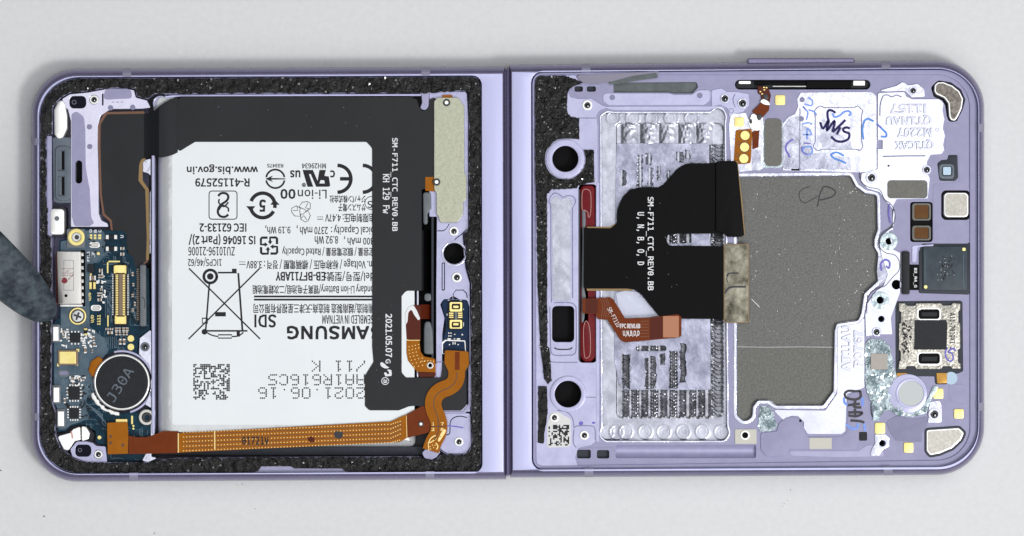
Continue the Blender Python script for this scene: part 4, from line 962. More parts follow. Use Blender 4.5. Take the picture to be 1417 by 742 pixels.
# bottom corner plate, white shield halves, window
CW = rr(104, 615.5, 126, 632, 6)
make('corner_plate', prism([rp([(100, 632, 3), (97, 622, 4), (106, 611, 5), (120, 611), (128, 613, 3), (133, 617, 3), (146, 618), (148, 640), (119, 639.5, 6)], 2), CW, circ(136, 629, 6.4)], 1.6, 4.85, 0.06), 'light_metal', P, label='lavender corner plate with a dark window by the orange plug')
wl = make('window_lens', prism(rr(103, 614.5, 127, 633, 6), 3.4, 4.4, 0.1), 'lens_blue', P); make('window_pupil', [prism([circ(110.5, 623, 2.8), circ(110.5, 623, 1.9)], 4.4, 4.46, 0.01)], 'silicone', wl)
make('white_shield', [prism(rp([(79, 604, 3), (97, 599), (101, 594, 3), (111, 590, 2), (111.3, 609), (103, 611, 2), (99, 617), (94, 624, 3), (88, 622, 4)], 2), 3.4, 4.75, 0.1), prism(rp([(112.6, 589.5), (119, 591, 5), (124, 599, 4), (122.5, 608, 4), (112.8, 611)], 2), 3.4, 4.75, 0.1)], 'white_pad', P)
make('red_smear', flat(rp([(97.5, 597.5), (99.5, 596), (101.5, 606), (99.5, 607.5)], 0.5), 4.755), 'red_edge', P)
make('shield_pit', prism(rp([(74, 601), (90, 598), (98, 590), (110, 587), (123, 591), (131, 600), (129, 612), (103, 616), (94, 629), (84, 624)], 2), 1.0, 2.6, 0.02), 'pocket_dark', P)
# ================================================================== board half
ZP = 5.30            # top of the moulded base plate
POCK = rp([(831, 170, 3), (830, 160, 9), (840, 154, 9), (849, 155.5, 4), (983, 155.5, 4), (990, 148.5, 8), (1001, 150, 10), (1005.5, 161, 9), (1004, 170, 3), (1007.5, 590, 4), (1010.5, 600, 9), (1003, 611.5, 9), (838, 611.5, 9), (828.5, 603, 9), (832.5, 590, 4)], 3)
GRA = [(1020.5, 245.5, 3), (1176, 244, 5), (1184, 259, 8), (1197, 268.5, 6), (1212.5, 271, 4), (1213.5, 318, 3), (1209, 331, 5), (1209, 342, 5), (1214, 351, 4), (1213.5, 389, 4), (1195, 406, 8), (1191, 433, 6), (1187, 443, 5), (1157, 447.5, 4), (1154, 458, 3), (1152.5, 541, 5), (1138.5, 560.5, 5), (1074, 560.5, 6), (1065, 553.5, 5), (1048, 553.5, 6), (1041, 562, 6), (1040, 577, 7), (1030, 583.5, 7), (1020.5, 575, 7)]
GR = rp(GRA, 2)
GPK = inset(GR, -5.0)
ringA, ringB = circ(782.3, 220, 18, 36), circ(786, 545.5, 18.4, 36)
keyslot = rr(1017, 110.5, 1204.5, 124, 6.5)
chan_t = rp([(849, 114.5, 2), (964, 113.5, 4), (966, 121, 4), (958, 129.5, 4), (932, 129.5), (924, 128), (849, 128)], 1)
chan_b = rr(852, 616, 1046, 633.5, 2)
hs = rr(800.5, 255, 826, 502, 6)
def wash(x, y, r): return circ(x, y, r, 22)
base = make('base_plate', prism([inset(IN_R, 1.7), POCK, GPK, inset(ringA, -1.5), inset(ringB, -1.5), keyslot, chan_t, chan_b, hs, rr(795, 119.5, 806.5, 127, 2.5), rr(812, 119.5, 824.5, 127, 2.5), rr(798.5, 622.5, 817.5, 634.5, 2.5), rr(826, 623, 843, 634.5, 2.5),
        circ(1240.5, 394, 7.2), circ(1219.5, 441.5, 4.2), circ(1230, 334, 5.2), circ(1218, 415.5, 5.2), rr(764, 423.6, 794.5, 473.6, 6), rr(1259.5, 279.5, 1290.5, 335, 4), rr(1302, 263.5, 1343.5, 304.5, 7), rp([(1288, 121, 6), (1298, 111, 8), (1316, 114), (1330, 124), (1336, 138), (1332, 152), (1324, 168, 4), (1313, 169, 6), (1310, 160), (1308, 146), (1304, 139), (1292, 134, 5)], 3), circ(1031, 602.3, 4), circ(1221, 613.5, 4.2)],
        1.0, ZP, 0.06), 'plastic', P, label='moulded lavender base plate of the empty board bay')
make('base_floor', prism(inset(IN_R, 3), 1.0, 2.2, 0.02), 'pocket_dark', P)
make('rim_shelf', prism([inset(IN_R, 1.7), rp([(739, 103.5, 12), (1342, 103, 46), (1342.5, 636.5, 46), (740, 645, 12)])], ZP - 0.2, ZP + 0.30, 0.10, 2), 'plastic', base)
# ---- hinge-side light plate, foam and rings
LP = rp([(741, 106, 8), (796, 104), (801, 112), (789, 122, 4), (786, 128, 5), (789, 134), (799, 136.5), (818, 136.5), (824, 140), (834, 146), (842, 148.5), (829, 153, 5), (825, 160, 4), (827, 175), (828, 600), (824, 611), (818, 616), (800, 620, 4), (796, 632, 6), (800, 647), (750, 648, 10), (742, 640, 8)], 2)
long_groove = slot(smooth([(763, 418), (762, 360), (761.8, 290), (759.3, 280), (762, 271), (768, 267), (775, 270), (779, 273), (786, 270.5), (794, 273), (796, 280), (792.5, 286.5), (791.8, 292), (792, 360), (792.3, 412)], 4), 1.1)
key_g = slot(smooth([(767, 418.8), (788, 418.8), (795.5, 423), (797, 432), (797, 480), (794, 490), (785, 491.5), (768, 491.5), (762.5, 487), (761.3, 470), (760.8, 440), (760.6, 425)], 4), 1.1)
def foam_geo(pts, amp, sd): return jag(rp(pts, 1.5), amp, 4, sd)
lip = make('hinge_side_plate', prism([LP, inset(ringA, -1.0), inset(ringB, -1.0), long_groove, key_g, hs, rr(764, 423.6, 794.5, 473.6, 6), slot(smooth([(800.5, 163.4), (824, 163.4)]), 0.8), slot(smooth([(806, 549.5), (827, 550)]), 0.6), slot(smooth([(760, 497), (764, 501), (799, 501.5)]), 0.8),
        slot(smooth([(771, 568), (783, 570), (791, 577), (794, 590), (793, 612), (797, 619)]), 0.9), slot(smooth([(794, 594), (798, 589.5), (818, 589.5), (823, 594), (823.5, 609)]), 0.9), circ(767, 578, 4.5), circ(808.5, 602.5, 4.5), circ(812.7, 145.7, 4.5)], ZP - 0.6, ZP + 0.14, 0.05), 'light_metal', base)
make('pad_inlay', prism(rp([(765, 416), (764, 292), (762, 280, 4), (768, 270, 5), (776, 276), (786, 273, 5), (793, 280, 5), (789.5, 290), (789.8, 416)], 3), ZP + 0.14, ZP + 0.18, 0.02), 'milled_metal', base)
make('key_pit', prism(rr(763, 422.6, 795.5, 474.6, 6), 2.2, 3.2, 0.02), 'black_hole', base)
make('key_lip', prism(slot(smooth([(767, 481), (772, 483.5), (787, 483.5), (792, 481)]), 1.8), ZP + 0.14, ZP + 0.18, 0.01), 'marker_black', base)
for (c, ro) in ((ringA, 27), (ringB, 25)):
    cx = sum(p[0] for p in c) / len(c); cy = sum(p[1] for p in c) / len(c)
    rg = make('boss_ring', prism([circ(cx, cy, ro, 44), c], ZP - 1.5, ZP + 0.42, 0.10, 2), 'light_metal', base); make('boss_pit', [prism(circ(cx, cy, 19.5, 30), 2.2, 2.8, 0.02), prism([circ(cx, cy, 18.6, 36), circ(cx, cy, 17.5, 36)], 2.8, ZP + 0.30, 0.02)], 'black_hole', rg)  # black liner puts the pit's shade into its wall colour
ringarc = [(782.3 + 28.3 * math.cos(math.radians(a)), 220 + 28.3 * math.sin(math.radians(a))) for a in range(-82, -392, -14)]
foamR = jag([(740.5, 110), (743, 107), (747, 105.5), (780, 105), (797, 110), (807, 114.5), (793, 119.5), (788, 123), (785.5, 128), (784.5, 150), (786, 158), (790, 162), (801.5, 164), (802, 193)] + ringarc[:-1] + [(807.6, 207.5), (822, 207.5), (822.5, 252), (801, 256.5), (798, 261), (764, 262), (757, 268), (757, 350), (757.5, 480), (760.5, 482), (763, 528), (757.5, 532), (753, 524), (748, 482), (744, 400), (742.5, 300), (740.5, 220)], 0.5, 4, 2)
fr = make('foam_gasket', [prism(foamR, ZP + 0.13, ZP + 0.55, 0.10), prism(jag(rp([(744.5, 534.5), (757, 534.5), (758, 572), (754, 596), (752.5, 614.5), (744, 613), (745, 580)], 1.5), 0.5, 4, 6), ZP + 0.13, ZP + 0.5, 0.1)], 'foam', P, label='gritty torn black adhesive foam left beside the hinge in the board half')
scatter_flakes('foam_flakes', foamR, ZP + 0.46, 900, fr, 15, 0.5, 1.7)
scatter_flakes('foam_sparkle', foamR, ZP + 0.48, 110, fr, 16, 0.8, 2.2, 0.4, 'foam_shine')  # sparkle highlights made as lighter flakes on this foam too
make('smoke_film', prism(rp([(797, 106), (803, 103.5), (912, 98.5), (911, 103), (873, 108), (846, 113), (820, 116), (806, 114)], 2), ZP + 0.31, ZP + 0.37, 0.02), 'smoke_film', P)
make('smoke_film', prism(rp([(843, 114), (876, 105), (908, 101), (911, 107.5), (880, 112), (858, 116), (843, 117)], 1), ZP + 0.38, ZP + 0.42, 0.02), 'green_grey', P)
# ---- silicone plugs beside the cable slot
make('slot_wall', prism(rr(799.6, 262, 803, 500, 1), 2.0, ZP + 0.1, 0.05), 'marker_black', base)
make('slot_floor', prism(rr(800, 255, 828, 503, 4), 1.5, 2.4, 0.02), 'black_hole', base)
for pts, lp_ in (([(803, 257, 7), (823.5, 256, 6), (824, 316), (803, 316)], [(805.5, 268), (808, 262.5), (812, 262), (816.5, 265), (817.8, 275), (817.5, 292), (816, 300), (814, 300), (813.5, 294), (809, 291), (805.5, 289)]),
                 ([(803, 398), (824.5, 398), (824.5, 494, 8), (818, 501, 6), (807, 501, 8), (802.5, 492, 4)], [(807.5, 456), (811, 444), (815.5, 453), (817, 470), (816.5, 490), (812.5, 495.5), (808.5, 491)])):
    rs = make('rubber_seal', prism(rp(pts, 2), 2.4, ZP - 0.15, 0.3, 3), 'red_rubber', P, label='dark red rubber seal beside the black cable')
    make('seal_highlight', tube(smooth(lp_, 4, True) + [lp_[0]], 0.45, ZP - 0.13), 'red_edge', rs)  # pale line stands in for the highlight outlining the seal
make('slot_gel', [prism(rp([(805, 290), (810, 291), (811, 305), (810, 320), (809, 400), (811, 410), (809, 440), (805.5, 452), (804, 440), (805.5, 330)], 2), 3.0, ZP - 0.05, 0.2, 2)], 'silicone', base)
make('side_wall', prism(rr(824.5, 252, 829.3, 612, 1), ZP - 1, ZP + 0.16, 0.1), 'light_metal', base)
# ---- sticker with code, marks, lower-left bits
st = make('code_sticker', prism(rp([(757, 590, 5), (761, 571, 6), (772, 570, 6), (790, 580, 6), (790, 618, 5), (757, 620, 4)], 3), ZP + 0.14, ZP + 0.19, 0.02), 'sticker', P)
g = []
for i in range(14):
    for j in range(14):
        if random.random() < 0.5: g.append(flat(rr(759 + i * 2.05, 588 + j * 2.05, 761.05 + i * 2.05, 590.05 + j * 2.05), ZP + 0.193))
make('printed_dots', g, 'ink', st)
screw(767, 578, 6.2, ZP + 0.2); screw(808.5, 602.5, 6.4, ZP + 0.15); screw(812.7, 145.7, 7.2, ZP + 0.15)
make('marker_spot', [flat(smooth([(801, 585), (804, 583), (807, 584.5), (806, 588), (802, 588.5)], 3, True), ZP + 0.145), flat(smooth([(819, 584.5), (822, 583.5), (824, 585.5), (821, 587)], 3, True), ZP + 0.145), flat(circ(822, 586, 1, 8), ZP + 0.147)], 'marker_violet', P)
make('moulded_panel', prism([rp([(795, 622, 6), (818, 619), (850, 619), (852, 634), (1047, 635), (1047, 646), (800, 648, 6)], 2), rr(798.5, 622.5, 817.5, 634.5, 2.5), rr(826, 623, 843, 634.5, 2.5)], ZP - 0.3, ZP + 0.05, 0.05), 'plastic', P)
make('moulded_panel', prism([rp([(789, 121, 5), (796, 117), (828, 117), (850, 131), (834, 146), (825, 137), (800, 136, 5)], 3), rr(795, 119.5, 806.5, 127, 2.5), rr(812, 119.5, 824.5, 127, 2.5)], ZP - 0.3, ZP + 0.05, 0.05), 'plastic', P)
for (x0, y0, x1, y1) in ((794, 118.5, 807.5, 128), (811, 118.5, 825.5, 128), (797.5, 621.5, 818.5, 635.5), (825, 622, 844, 635.5)): make('slot_pit', prism(rr(x0, y0, x1, y1, 2.5), 2.2, ZP - 0.9, 0.05), 'rubber_dark', P)
make('upper_bracket', prism([rp([(834, 129, 5), (925, 129), (933, 131), (957, 131), (966, 125, 3), (983, 124, 5), (983.5, 138, 9), (974, 145.5, 6), (842, 146, 7), (834.5, 140)], 3), circ(847, 134.7, 3.6), circ(968, 132, 3.6)], ZP - 0.2, ZP + 0.14, 0.06), 'light_metal', P)
for (x, y) in ((847, 134.7), (968, 132)): make('moulded_dot', prism(circ(x, y, 3.7, 18), ZP - 0.3, ZP + 0.06, 0.03), 'plastic_dark', P)
make('channel_floor', prism(rr(846, 111, 970, 132, 3), 2.2, ZP - 0.55, 0.02), 'green_grey', P)
make('light_rail', prism(rp([(836, 147.5), (1000, 147), (1003, 151), (988, 150), (981, 152.6), (850, 152.6), (842, 151)], 1), ZP - 0.1, ZP + 0.1, 0.04), 'light_metal', P)
make('channel_floor', strip([[(850, 614 + 2.1 * i, 5.25 - 0.9 * math.sin(math.pi * i / 10)), (1048, 614 + 2.1 * i, 5.25 - 0.9 * math.sin(math.pi * i / 10))] for i in range(11)]), 'lavender', P, smooth_angle=70)
# ---- milled pocket floor: real tool marks
cols = [866 + 13.2 * k for k in range(10)]
tops = [871.7, 898, 924.5, 951, 975]
plunge = [(840, 598), (853, 598), (866, 597.5), (893, 597.5), (918.7, 597.5), (945.5, 597.5), (972, 597.5), (998, 598)]
plunge_t = [(849, 163), (875.5, 164), (903, 164), (929, 164), (957, 164)]
rnd = random.Random(3)
nz = [[rnd.random() for _ in range(64)] for _ in range(64)]
def vnoise(x, y):
    xi, yi = int(math.floor(x)), int(math.floor(y)); fx_, fy = x - xi, y - yi
    g_ = lambda i, j: nz[i % 64][j % 64]
    return (g_(xi, yi) * (1 - fx_) + g_(xi + 1, yi) * fx_) * (1 - fy) + (g_(xi, yi + 1) * (1 - fx_) + g_(xi + 1, yi + 1) * fx_) * fy
def pocket_z(x, y):
    z = 4.18 + 0.03 * vnoise(x * 0.15, y * 0.15)
    dx = max(853 - x, x - 1000, 0); dy = max(171 - y, y - 580, 0); r = math.hypot(max(862 - x, x - 990, 0), max(182 - y, y - 566, 0))
    e = min(1, max(0, (14 - r) / 4)) if (dx == 0 and dy == 0) else 0
    if e > 0:
        d = -0.22
        if y < 200:
            for t in tops:
                u = (x - t) / 12.5
                if abs(u) < 1: d += 0.34 * (1 - u * u) * (0.7 + 0.6 * vnoise(x * 0.4, y * 0.35))
        elif x > 986:
            ph = (y - math.sqrt(max(0, 81 - (x - 995) ** 2))) / 5.6; d += 0.24 * (ph - math.floor(ph))
        else:
            c = min(cols, key=lambda c: abs(c - x)); u = x - c
            if abs(u) < 4.6:
                ph = (y - math.sqrt(25 - u * u)) / 4.4; d += 0.07 + 0.24 * (ph - math.floor(ph)) + 0.10 * vnoise(c, y * 0.12)
        z += d * e
    for (cx, cy) in plunge + plunge_t:
        rr_ = math.hypot(x - cx, y - cy)
        if rr_ < 11:
            z += 0.085 * math.exp(-((rr_ - 9.2) / 1.0) ** 2) + 0.035 * math.exp(-((rr_ - 5.5) / 0.8) ** 2)
    return z
xs = [825 + 1.25 * i for i in range(152)]; ys = [146 + 1.25 * j for j in range(376)]
rows = []
V = []; F = []; FE = []
for y in ys:
    for x in xs: V.append(W(x, y, pocket_z(x, y)))
n = len(xs)
def etched(x, y):
    w_ = 3 * vnoise(x * 0.2, y * 0.2)
    return 853 + w_ < x < 1000 and 300 < y < 580 - w_ and math.hypot(max(864 - x, x - 990, 0), max(182 - y, y - 566, 0)) < 13
for j in range(len(ys) - 1):
    for i in range(n - 1): (FE if etched(xs[i], ys[j]) else F).append((j * n + i, j * n + i + 1, (j + 1) * n + i + 1, (j + 1) * n + i))
def compact(V, F):
    used = sorted({i for f in F for i in f}); mp = {u: k for k, u in enumerate(used)}
    return [V[u] for u in used], [tuple(mp[i] for i in f) for f in F]
pf = make('milled_floor', compact(V, F), 'milled_metal', P, smooth_angle=50, label='milled silver pocket floor with rows of tool marks')
make('etched_floor', compact(V, FE), 'etched_metal', pf, smooth_angle=50)
make('pocket_lip', prism([inset(POCK, -1.2), inset(POCK, 1.6)], ZP - 0.5, ZP + 0.12, 0.12, 2), 'white_metal', P)
# residue of a film left in the pocket
def ragged(x0, y0, x1, y1, sd, amp=1.6): return jag([(x0, y0), (x1, y0), (x1, y1), (x0, y1)], amp, 3.5, sd)
fh = [ragged(860, 490, 872, 538, 1), ragged(893, 494, 908, 538, 2), ragged(926, 486, 938, 538, 3), ragged(941, 476, 949, 530, 4, 1.4), rr(880, 478.5, 922, 486, 3), ragged(912, 489, 920, 505, 6, 1),
      ragged(858, 236, 866, 256, 7), ragged(882, 214, 889, 258, 8), ragged(897, 232, 903, 258, 9), ragged(909, 230, 914, 250, 10), ragged(923, 236, 928, 248, 11), ragged(893, 212, 901, 228, 12), ragged(936, 210, 946, 224, 13), ragged(948, 208, 955, 220, 14), ragged(918, 316, 956, 337, 15, 1.0)]
film = jag(rp([(853, 198.5), (981, 198.5), (983, 300), (983.5, 539.5), (864, 539.5), (856, 530, 4), (850, 500), (851, 300)], 2), 0.4, 6, 9)
make('film_residue', prism([film] + fh, 4.28, 4.36, 0.03), 'film', pf)
make('film_patch', [prism(rr(957, 321, 981, 343, 1), 4.4, 4.44, 0.01)], 'film', pf)
make('film_patch', prism(rp([(852, 405, 3), (866, 402), (882, 404, 6), (893, 414), (912, 437, 2), (880, 442), (864, 440), (855, 424)], 3), 4.4, 4.5, 0.04), 'clear_film', pf)

# ---- black flex with connectors
BX = rp([(808, 315.5), (845, 316, 5), (853.5, 309, 5), (854, 291, 8), (861, 273, 10), (872, 262.5, 10), (884, 259.3, 6), (911, 259, 3), (918, 255, 4), (937, 234, 6), (946, 228, 5), (955, 226, 4), (989, 226, 2), (1003, 226), (1003, 323.4), (926, 323.4, 5), (921, 331, 6), (926, 340, 5), (1003, 340.5), (1003, 441.8), (915, 441, 4), (900, 423), (888, 408, 6), (878, 401, 5), (868, 399.5), (808, 399.5)], 1)
bx = make('flex_cable', prism(BX, 5.75, 5.86, 0.03), 'flex_black_deep', P, label='loose matt black ribbon cable with two ends over the empty board bay')
make('flex_margin', [prism(rp([(812, 313.8), (845, 313.8, 5), (851, 309, 5), (855, 312), (848, 318), (812, 318)], 1), 5.73, 5.755, 0.005), prism(rp([(812, 398), (868, 398), (879, 402), (870, 402.5), (812, 402.5)], 1), 5.73, 5.755, 0.005), prism(rr(1016, 223, 1021.5, 232, 2), 5.9, 5.96, 0.01)], 'flex_edge_gold', bx)
make('flex_end_block', prism(rp([(990, 226), (993, 223, 2), (1017, 222.6, 3), (1020.5, 226, 2), (1030, 325.5, 2), (1026, 327.8, 2), (1007, 328), (1001, 322.5), (990, 320)], 1), 5.86, 6.25, 0.15, 2), 'flex_black_deep', bx)
make('flex_margin', prism(slot([(1019.8, 225), (1026, 275), (1030.2, 325)], 2.0), 5.83, 6.0, 0.02), 'flex_edge_gold', bx)
fe = make('foil_end', prism(rr(1002.5, 338.8, 1035.5, 446, 3), 5.86, 6.02, 0.04), 'foil_mottled', bx)
make('foil_margin', prism([rr(1001.5, 337.8, 1036.5, 447, 3.5), rr(1003, 339.3, 1035, 445.5, 3)], 5.80, 5.98, 0.02), 'flex_edge_gold', bx)
make('marker_mark', [ribbon(smooth([(1005, 382), (1008, 379), (1014, 378), (1022, 378)]), 2.0, 6.025), ribbon(smooth([(1003, 406), (1008, 399), (1016, 397), (1032, 397)]), 2.6, 6.027), ribbon(smooth([(1007, 391), (1005.5, 386), (1008, 380)]), 1.4, 6.029)], 'marker_black', fe)
def bxt(body, bb): text('printed_text', body, bb, 5.868, 'ink_white', bx, -90, MONO)
bxt('SM-F711_CTC_REV0.BB', (894, 272.7, 904.5, 402)); bxt('U, N, B, O, D', (880.5, 293.7, 891.5, 367))
rnd = random.Random(43)
make('lint_specks', [flat(circ(rnd.uniform(862, 998), rnd.uniform(265, 436), rnd.uniform(0.35, 0.75), 6), 5.866) for _ in range(8)], 'silicone', bx, kind='stuff')
BR = rp([(806, 413), (816, 413.5), (844, 411.3, 2), (849, 415, 3), (865, 440.8, 2), (897, 439.7), (938, 435, 2), (943, 438.7, 2), (943, 465, 2), (938, 467.3, 2), (865, 474, 3), (858.5, 471), (840.5, 442.8, 2), (827, 441.7, 1), (824, 434.7), (806, 433.7)], 1)
br = make('brown_flex', prism(BR, 5.92, 6.03, 0.03), 'polyimide_brown', P, label='small brown ribbon cable below the black one')
make('flex_pad', prism(rr(917.5, 437.5, 939.5, 467, 1), 6.03, 6.07, 0.01), 'polyimide_tan', br)
make('flex_fold', flat([(899, 440.2), (917, 438.2), (917, 468.2), (899, 470)], 6.035), 'polyimide_red', br); make('flex_fold', flat([(810, 414), (827, 413.5), (827, 434), (810, 433.5)], 6.035), 'polyimide_red', br)
make('flex_lines', [ribbon([(886, 445 + k * 4.2), (898, 444.4 + k * 4.2)], 0.7, 6.036) for k in range(6)] + [ribbon(smooth([(831 + k * 3, 413), (834 + k * 3, 424), (832 + k * 3, 440)]), 0.6, 6.036) for k in range(4)], 'flex_edge', br)
text('printed_text', 'FPC REV0.6B', (858, 448, 886, 454.5), 6.038, 'ink_white', br, 0, SANS, 0.02); text('printed_text', 'U,N,B,O,D', (862, 457.5, 885, 466.5), 6.038, 'ink_white', br, 0, SANS, 0.02)
make('printed_text', rot_text('SM-F711U', 849.5, 439, math.radians(-62), 29, 6, 6.04), 'ink_white', br)

# ---- graphite sheet
gs = make('graphite_sheet', prism([GR], 4.2, 4.45, 0.06), 'graphite', P, label='large grey graphite sheet with pen marks in the board bay')
make('graphite_wall', prism([inset(GR, -6.0), inset(GR, -0.6)], 3.5, ZP + 0.07, 0.16, 3), 'white_metal', P)
make('bay_floor', prism(inset(GR, -5), 3.0, 4.2, 0.02), 'rough_metal', P)
make('sheet_crease', tube([(1020.8, 480), (1060, 480.6), (1110, 480.2), (1152.3, 480.6)], 0.32, 4.485), 'solder', gs); make('sheet_crease', tube([(1162, 298), (1162.4, 350), (1162.2, 440)], 0.3, 4.45), 'graphite_light', gs)
make('sheet_flap', prism(rp([(1021, 481), (1152, 481), (1152, 541, 5), (1138, 560, 5), (1074, 560, 6), (1065, 553, 5), (1048, 553, 6), (1041, 561, 6), (1039.5, 577, 7), (1030, 583, 7), (1021, 575, 7)], 2), 4.45, 4.49, 0.015), 'graphite_low', gs)
g = []
rnd = random.Random(9)
for _ in range(120):
    x = rnd.uniform(1036, 1208); y = rnd.uniform(248, 470)
    if rnd.random() < 0.35: x = rnd.choice((1162, rnd.uniform(1168, 1205)))
    s_ = rnd.uniform(0.25, 0.7); g.append(flat(circ(x, y, s_, 5), 4.456))
for k in range(22): g.append(flat(circ(1060 + k * 4 + rnd.uniform(-2, 2), 556 - abs(rnd.gauss(0, 3)), rnd.uniform(0.3, 0.9), 5), 4.456))
make('dust_specks', g, 'speck', gs, kind='stuff')
make('pen_mark', [ribbon(smooth([(1121, 258), (1112, 261), (1106, 267), (1107, 276), (1113, 281), (1122, 277), (1132, 271)]), 1.3, 4.46), ribbon(smooth([(1139, 259), (1135, 268), (1131, 286)]), 1.9, 4.462), ribbon(smooth([(1139, 258.5), (1147, 259), (1156, 265), (1153, 271), (1144, 275), (1134, 277)]), 2.0, 4.464)], 'marker_black', gs)
make('pen_mark', [ribbon(smooth([(1112, 522), (1119, 520), (1130, 517)]), 3.2, 4.46), ribbon(smooth([(1123, 510), (1131, 513.5), (1139, 522)]), 3.0, 4.462)], 'marker_black', gs)
make('sheet_scratch', ribbon([(1040, 414), (1051, 425)], 0.6, 4.457), 'speck', gs)

# ---- bright metal plates above the graphite
PA = rp([(1083, 171, 3), (1091, 162), (1100, 158, 4), (1104, 148), (1103, 137, 3), (1108, 128, 3), (1206, 127, 6), (1213, 133, 4), (1213.5, 234), (1205, 238), (1192, 239), (1083, 236)], 2)
dog = rp([(1131, 148.5, 2), (1126.5, 154, 4), (1128, 162, 2), (1128, 196, 2), (1124.5, 203, 4), (1131, 209, 4), (1138, 206.5, 2), (1184, 206.5, 2), (1191, 209, 4), (1194, 202, 4), (1192, 195, 2), (1192, 160, 2), (1194, 153, 4), (1187, 146, 4), (1181, 149, 2), (1140, 149, 2), (1135, 146.5, 3)], 2)
def ringslot(pts, w): return [inset(pts, -w / 2), inset(pts, w / 2)]
pa = make('bay_plate', prism([PA] + ringslot(dog, 0.8) + [slot([(1106.8, 150), (1106.8, 236)], 0.8)], ZP - 0.8, ZP + 0.12, 0.05), 'white_metal', P, label='bright milled plate covered in blue and black marker writing')
make('glue_crust', prism(rp([(1084, 176), (1092, 164), (1105.8, 160), (1105.8, 234), (1084, 234)], 2), ZP + 0.10, ZP + 0.16, 0.04), 'rough_metal', pa)
make('glue_crust', prism(jag([(1137, 165), (1150, 168), (1160, 184), (1176, 195), (1180, 206), (1138, 205), (1134, 190)], 1.5, 4, 5), ZP + 0.118, ZP + 0.135, 0.01), 'rough_metal', pa)
make('glue_crust', prism(jag([(1108, 170), (1122, 180), (1124, 212), (1150, 212), (1178, 220), (1178, 235), (1108, 235)], 1.5, 4, 6), ZP + 0.118, ZP + 0.135, 0.01), 'rough_metal', pa)
for (x, y) in ((1110, 138), (1109, 164.5)): make('moulded_dot', prism(circ(x, y, 3.7, 18), ZP + 0.1, ZP + 0.18, 0.02), 'plastic_dark', pa)
ZM = ZP + 0.175
def mk(strokes, w, m, parent=None, z=ZM):
    make('marker_writing', [ribbon(smooth(s_, 5), w, z + 0.002 * i) for i, s_ in enumerate(strokes)], m, parent or pa)
mk([[(1146, 166), (1145, 156), (1148, 152.5), (1153, 154), (1156, 156.5)], [(1135, 169), (1139, 178), (1147, 166), (1144, 181), (1155, 167), (1152, 183)], [(1152, 183), (1160, 176), (1170, 166)], [(1176, 178), (1172, 176.5), (1167, 178), (1168, 182), (1175, 185), (1174, 192), (1166, 196), (1157, 195), (1150, 189)], [(1158, 186), (1163, 176)]], 3.4, 'marker_navy')
mk([[(1152, 157), (1155, 162), (1162, 160), (1168, 155), (1175, 154), (1177, 158), (1174, 160)]], 2.8, 'marker_blue')
mk([[(1118, 135), (1124, 139), (1123, 146), (1113, 144)], [(1111, 147), (1115, 152), (1118, 156), (1116, 166)], [(1110, 172), (1118, 170), (1124, 172)], [(1111, 186), (1123, 186), (1117, 178), (1117, 193)], [(1112, 204), (1122, 203), (1124, 211), (1117, 214), (1111, 210), (1112, 204)], [(1119, 152), (1127, 155), (1130, 160)]], 2.2, 'marker_blue', z=ZM + 0.004)
mk([[(1112, 198), (1122, 199)], [(1110, 202), (1110, 210), (1118, 213.5)], [(1111, 148), (1115, 151)]], 1.6, 'marker_violet', z=ZM + 0.02)
mk([[(1195, 193), (1193.5, 180), (1196, 168), (1201, 164.5), (1209, 168)], [(1213, 171), (1220, 178), (1226, 184), (1226, 189), (1219, 189)]], 2.6, 'marker_sky', z=ZM + 0.11)
mk([[(1214, 172), (1220, 177)]], 2.0, 'marker_violet', z=ZM + 0.13)
mk([[(1168, 216), (1158, 211), (1150, 214), (1154, 219), (1162, 222), (1171, 226)]], 2.6, 'marker_sky')
mk([[(1098, 193), (1091, 197), (1087, 205), (1093, 218)]], 2.6, 'marker_violet')
# plate with raised mould numbers
PB = rp([(1214.5, 128.5, 3), (1252, 127, 3), (1254, 133), (1262, 137, 5), (1300, 137, 5), (1306, 143, 5), (1304.5, 153), (1307, 165), (1305, 178), (1308, 188), (1305.5, 200), (1307, 208), (1303, 213.5, 3), (1288, 214.5), (1283, 224), (1283.5, 240), (1287, 247), (1284, 275), (1241, 276), (1236, 285), (1236, 318), (1230, 320), (1236, 345), (1246, 350), (1246, 404), (1233, 440), (1235, 463), (1214, 463), (1198, 466), (1197, 437), (1200, 420), (1213, 402), (1222, 396), (1228, 380), (1219, 352), (1217, 338), (1222, 325), (1236, 312), (1238, 293), (1228, 281), (1217, 266), (1200, 261), (1191, 250), (1192, 240), (1214, 234)], 1.5)
pb = make('bay_plate', prism([PB, circ(1230, 334, 5.2), circ(1218, 415.5, 5.2), circ(1219.5, 441.5, 4.2), circ(1240.5, 394, 7.2)] + [slot(smooth([(1217.5, 160), (1218, 145), (1222, 133), (1228, 131.5), (1234, 134), (1240, 131.5), (1247, 134)]), 0.8), slot([(1240, 215), (1255, 215.2), (1284, 214.6)], 0.9) if False else slot(smooth([(1222, 216.5), (1250, 215.8), (1280, 215.6)]), 0.9), rr(1214.8, 194, 1221, 206, 1)], ZP - 0.6, ZP + 0.24, 0.06), 'mould_metal', P, label='bright plate with raised mould numbers beside the corner weight')
def emboss(body, bb, parent, rot=180, z=ZP + 0.24): text('raised_letters', body, bb, z, 'mould_metal', parent, rot, SANS, 0, 0.20)
emboss('I1157', (1232, 143.5, 1282, 157), pb); emboss('QT1NAU', (1226, 159, 1290, 173), pb); emboss('M2207', (1242, 176.5, 1290, 190.5), pb); emboss('QT1CAK', (1238, 193, 1292.5, 207), pb)
make('ring_mark', prism([circ(1297, 179.5, 2.6, 16), circ(1297, 179.5, 1.8, 14)], ZP + 0.24, ZP + 0.3, 0.01), 'lavender', pb)
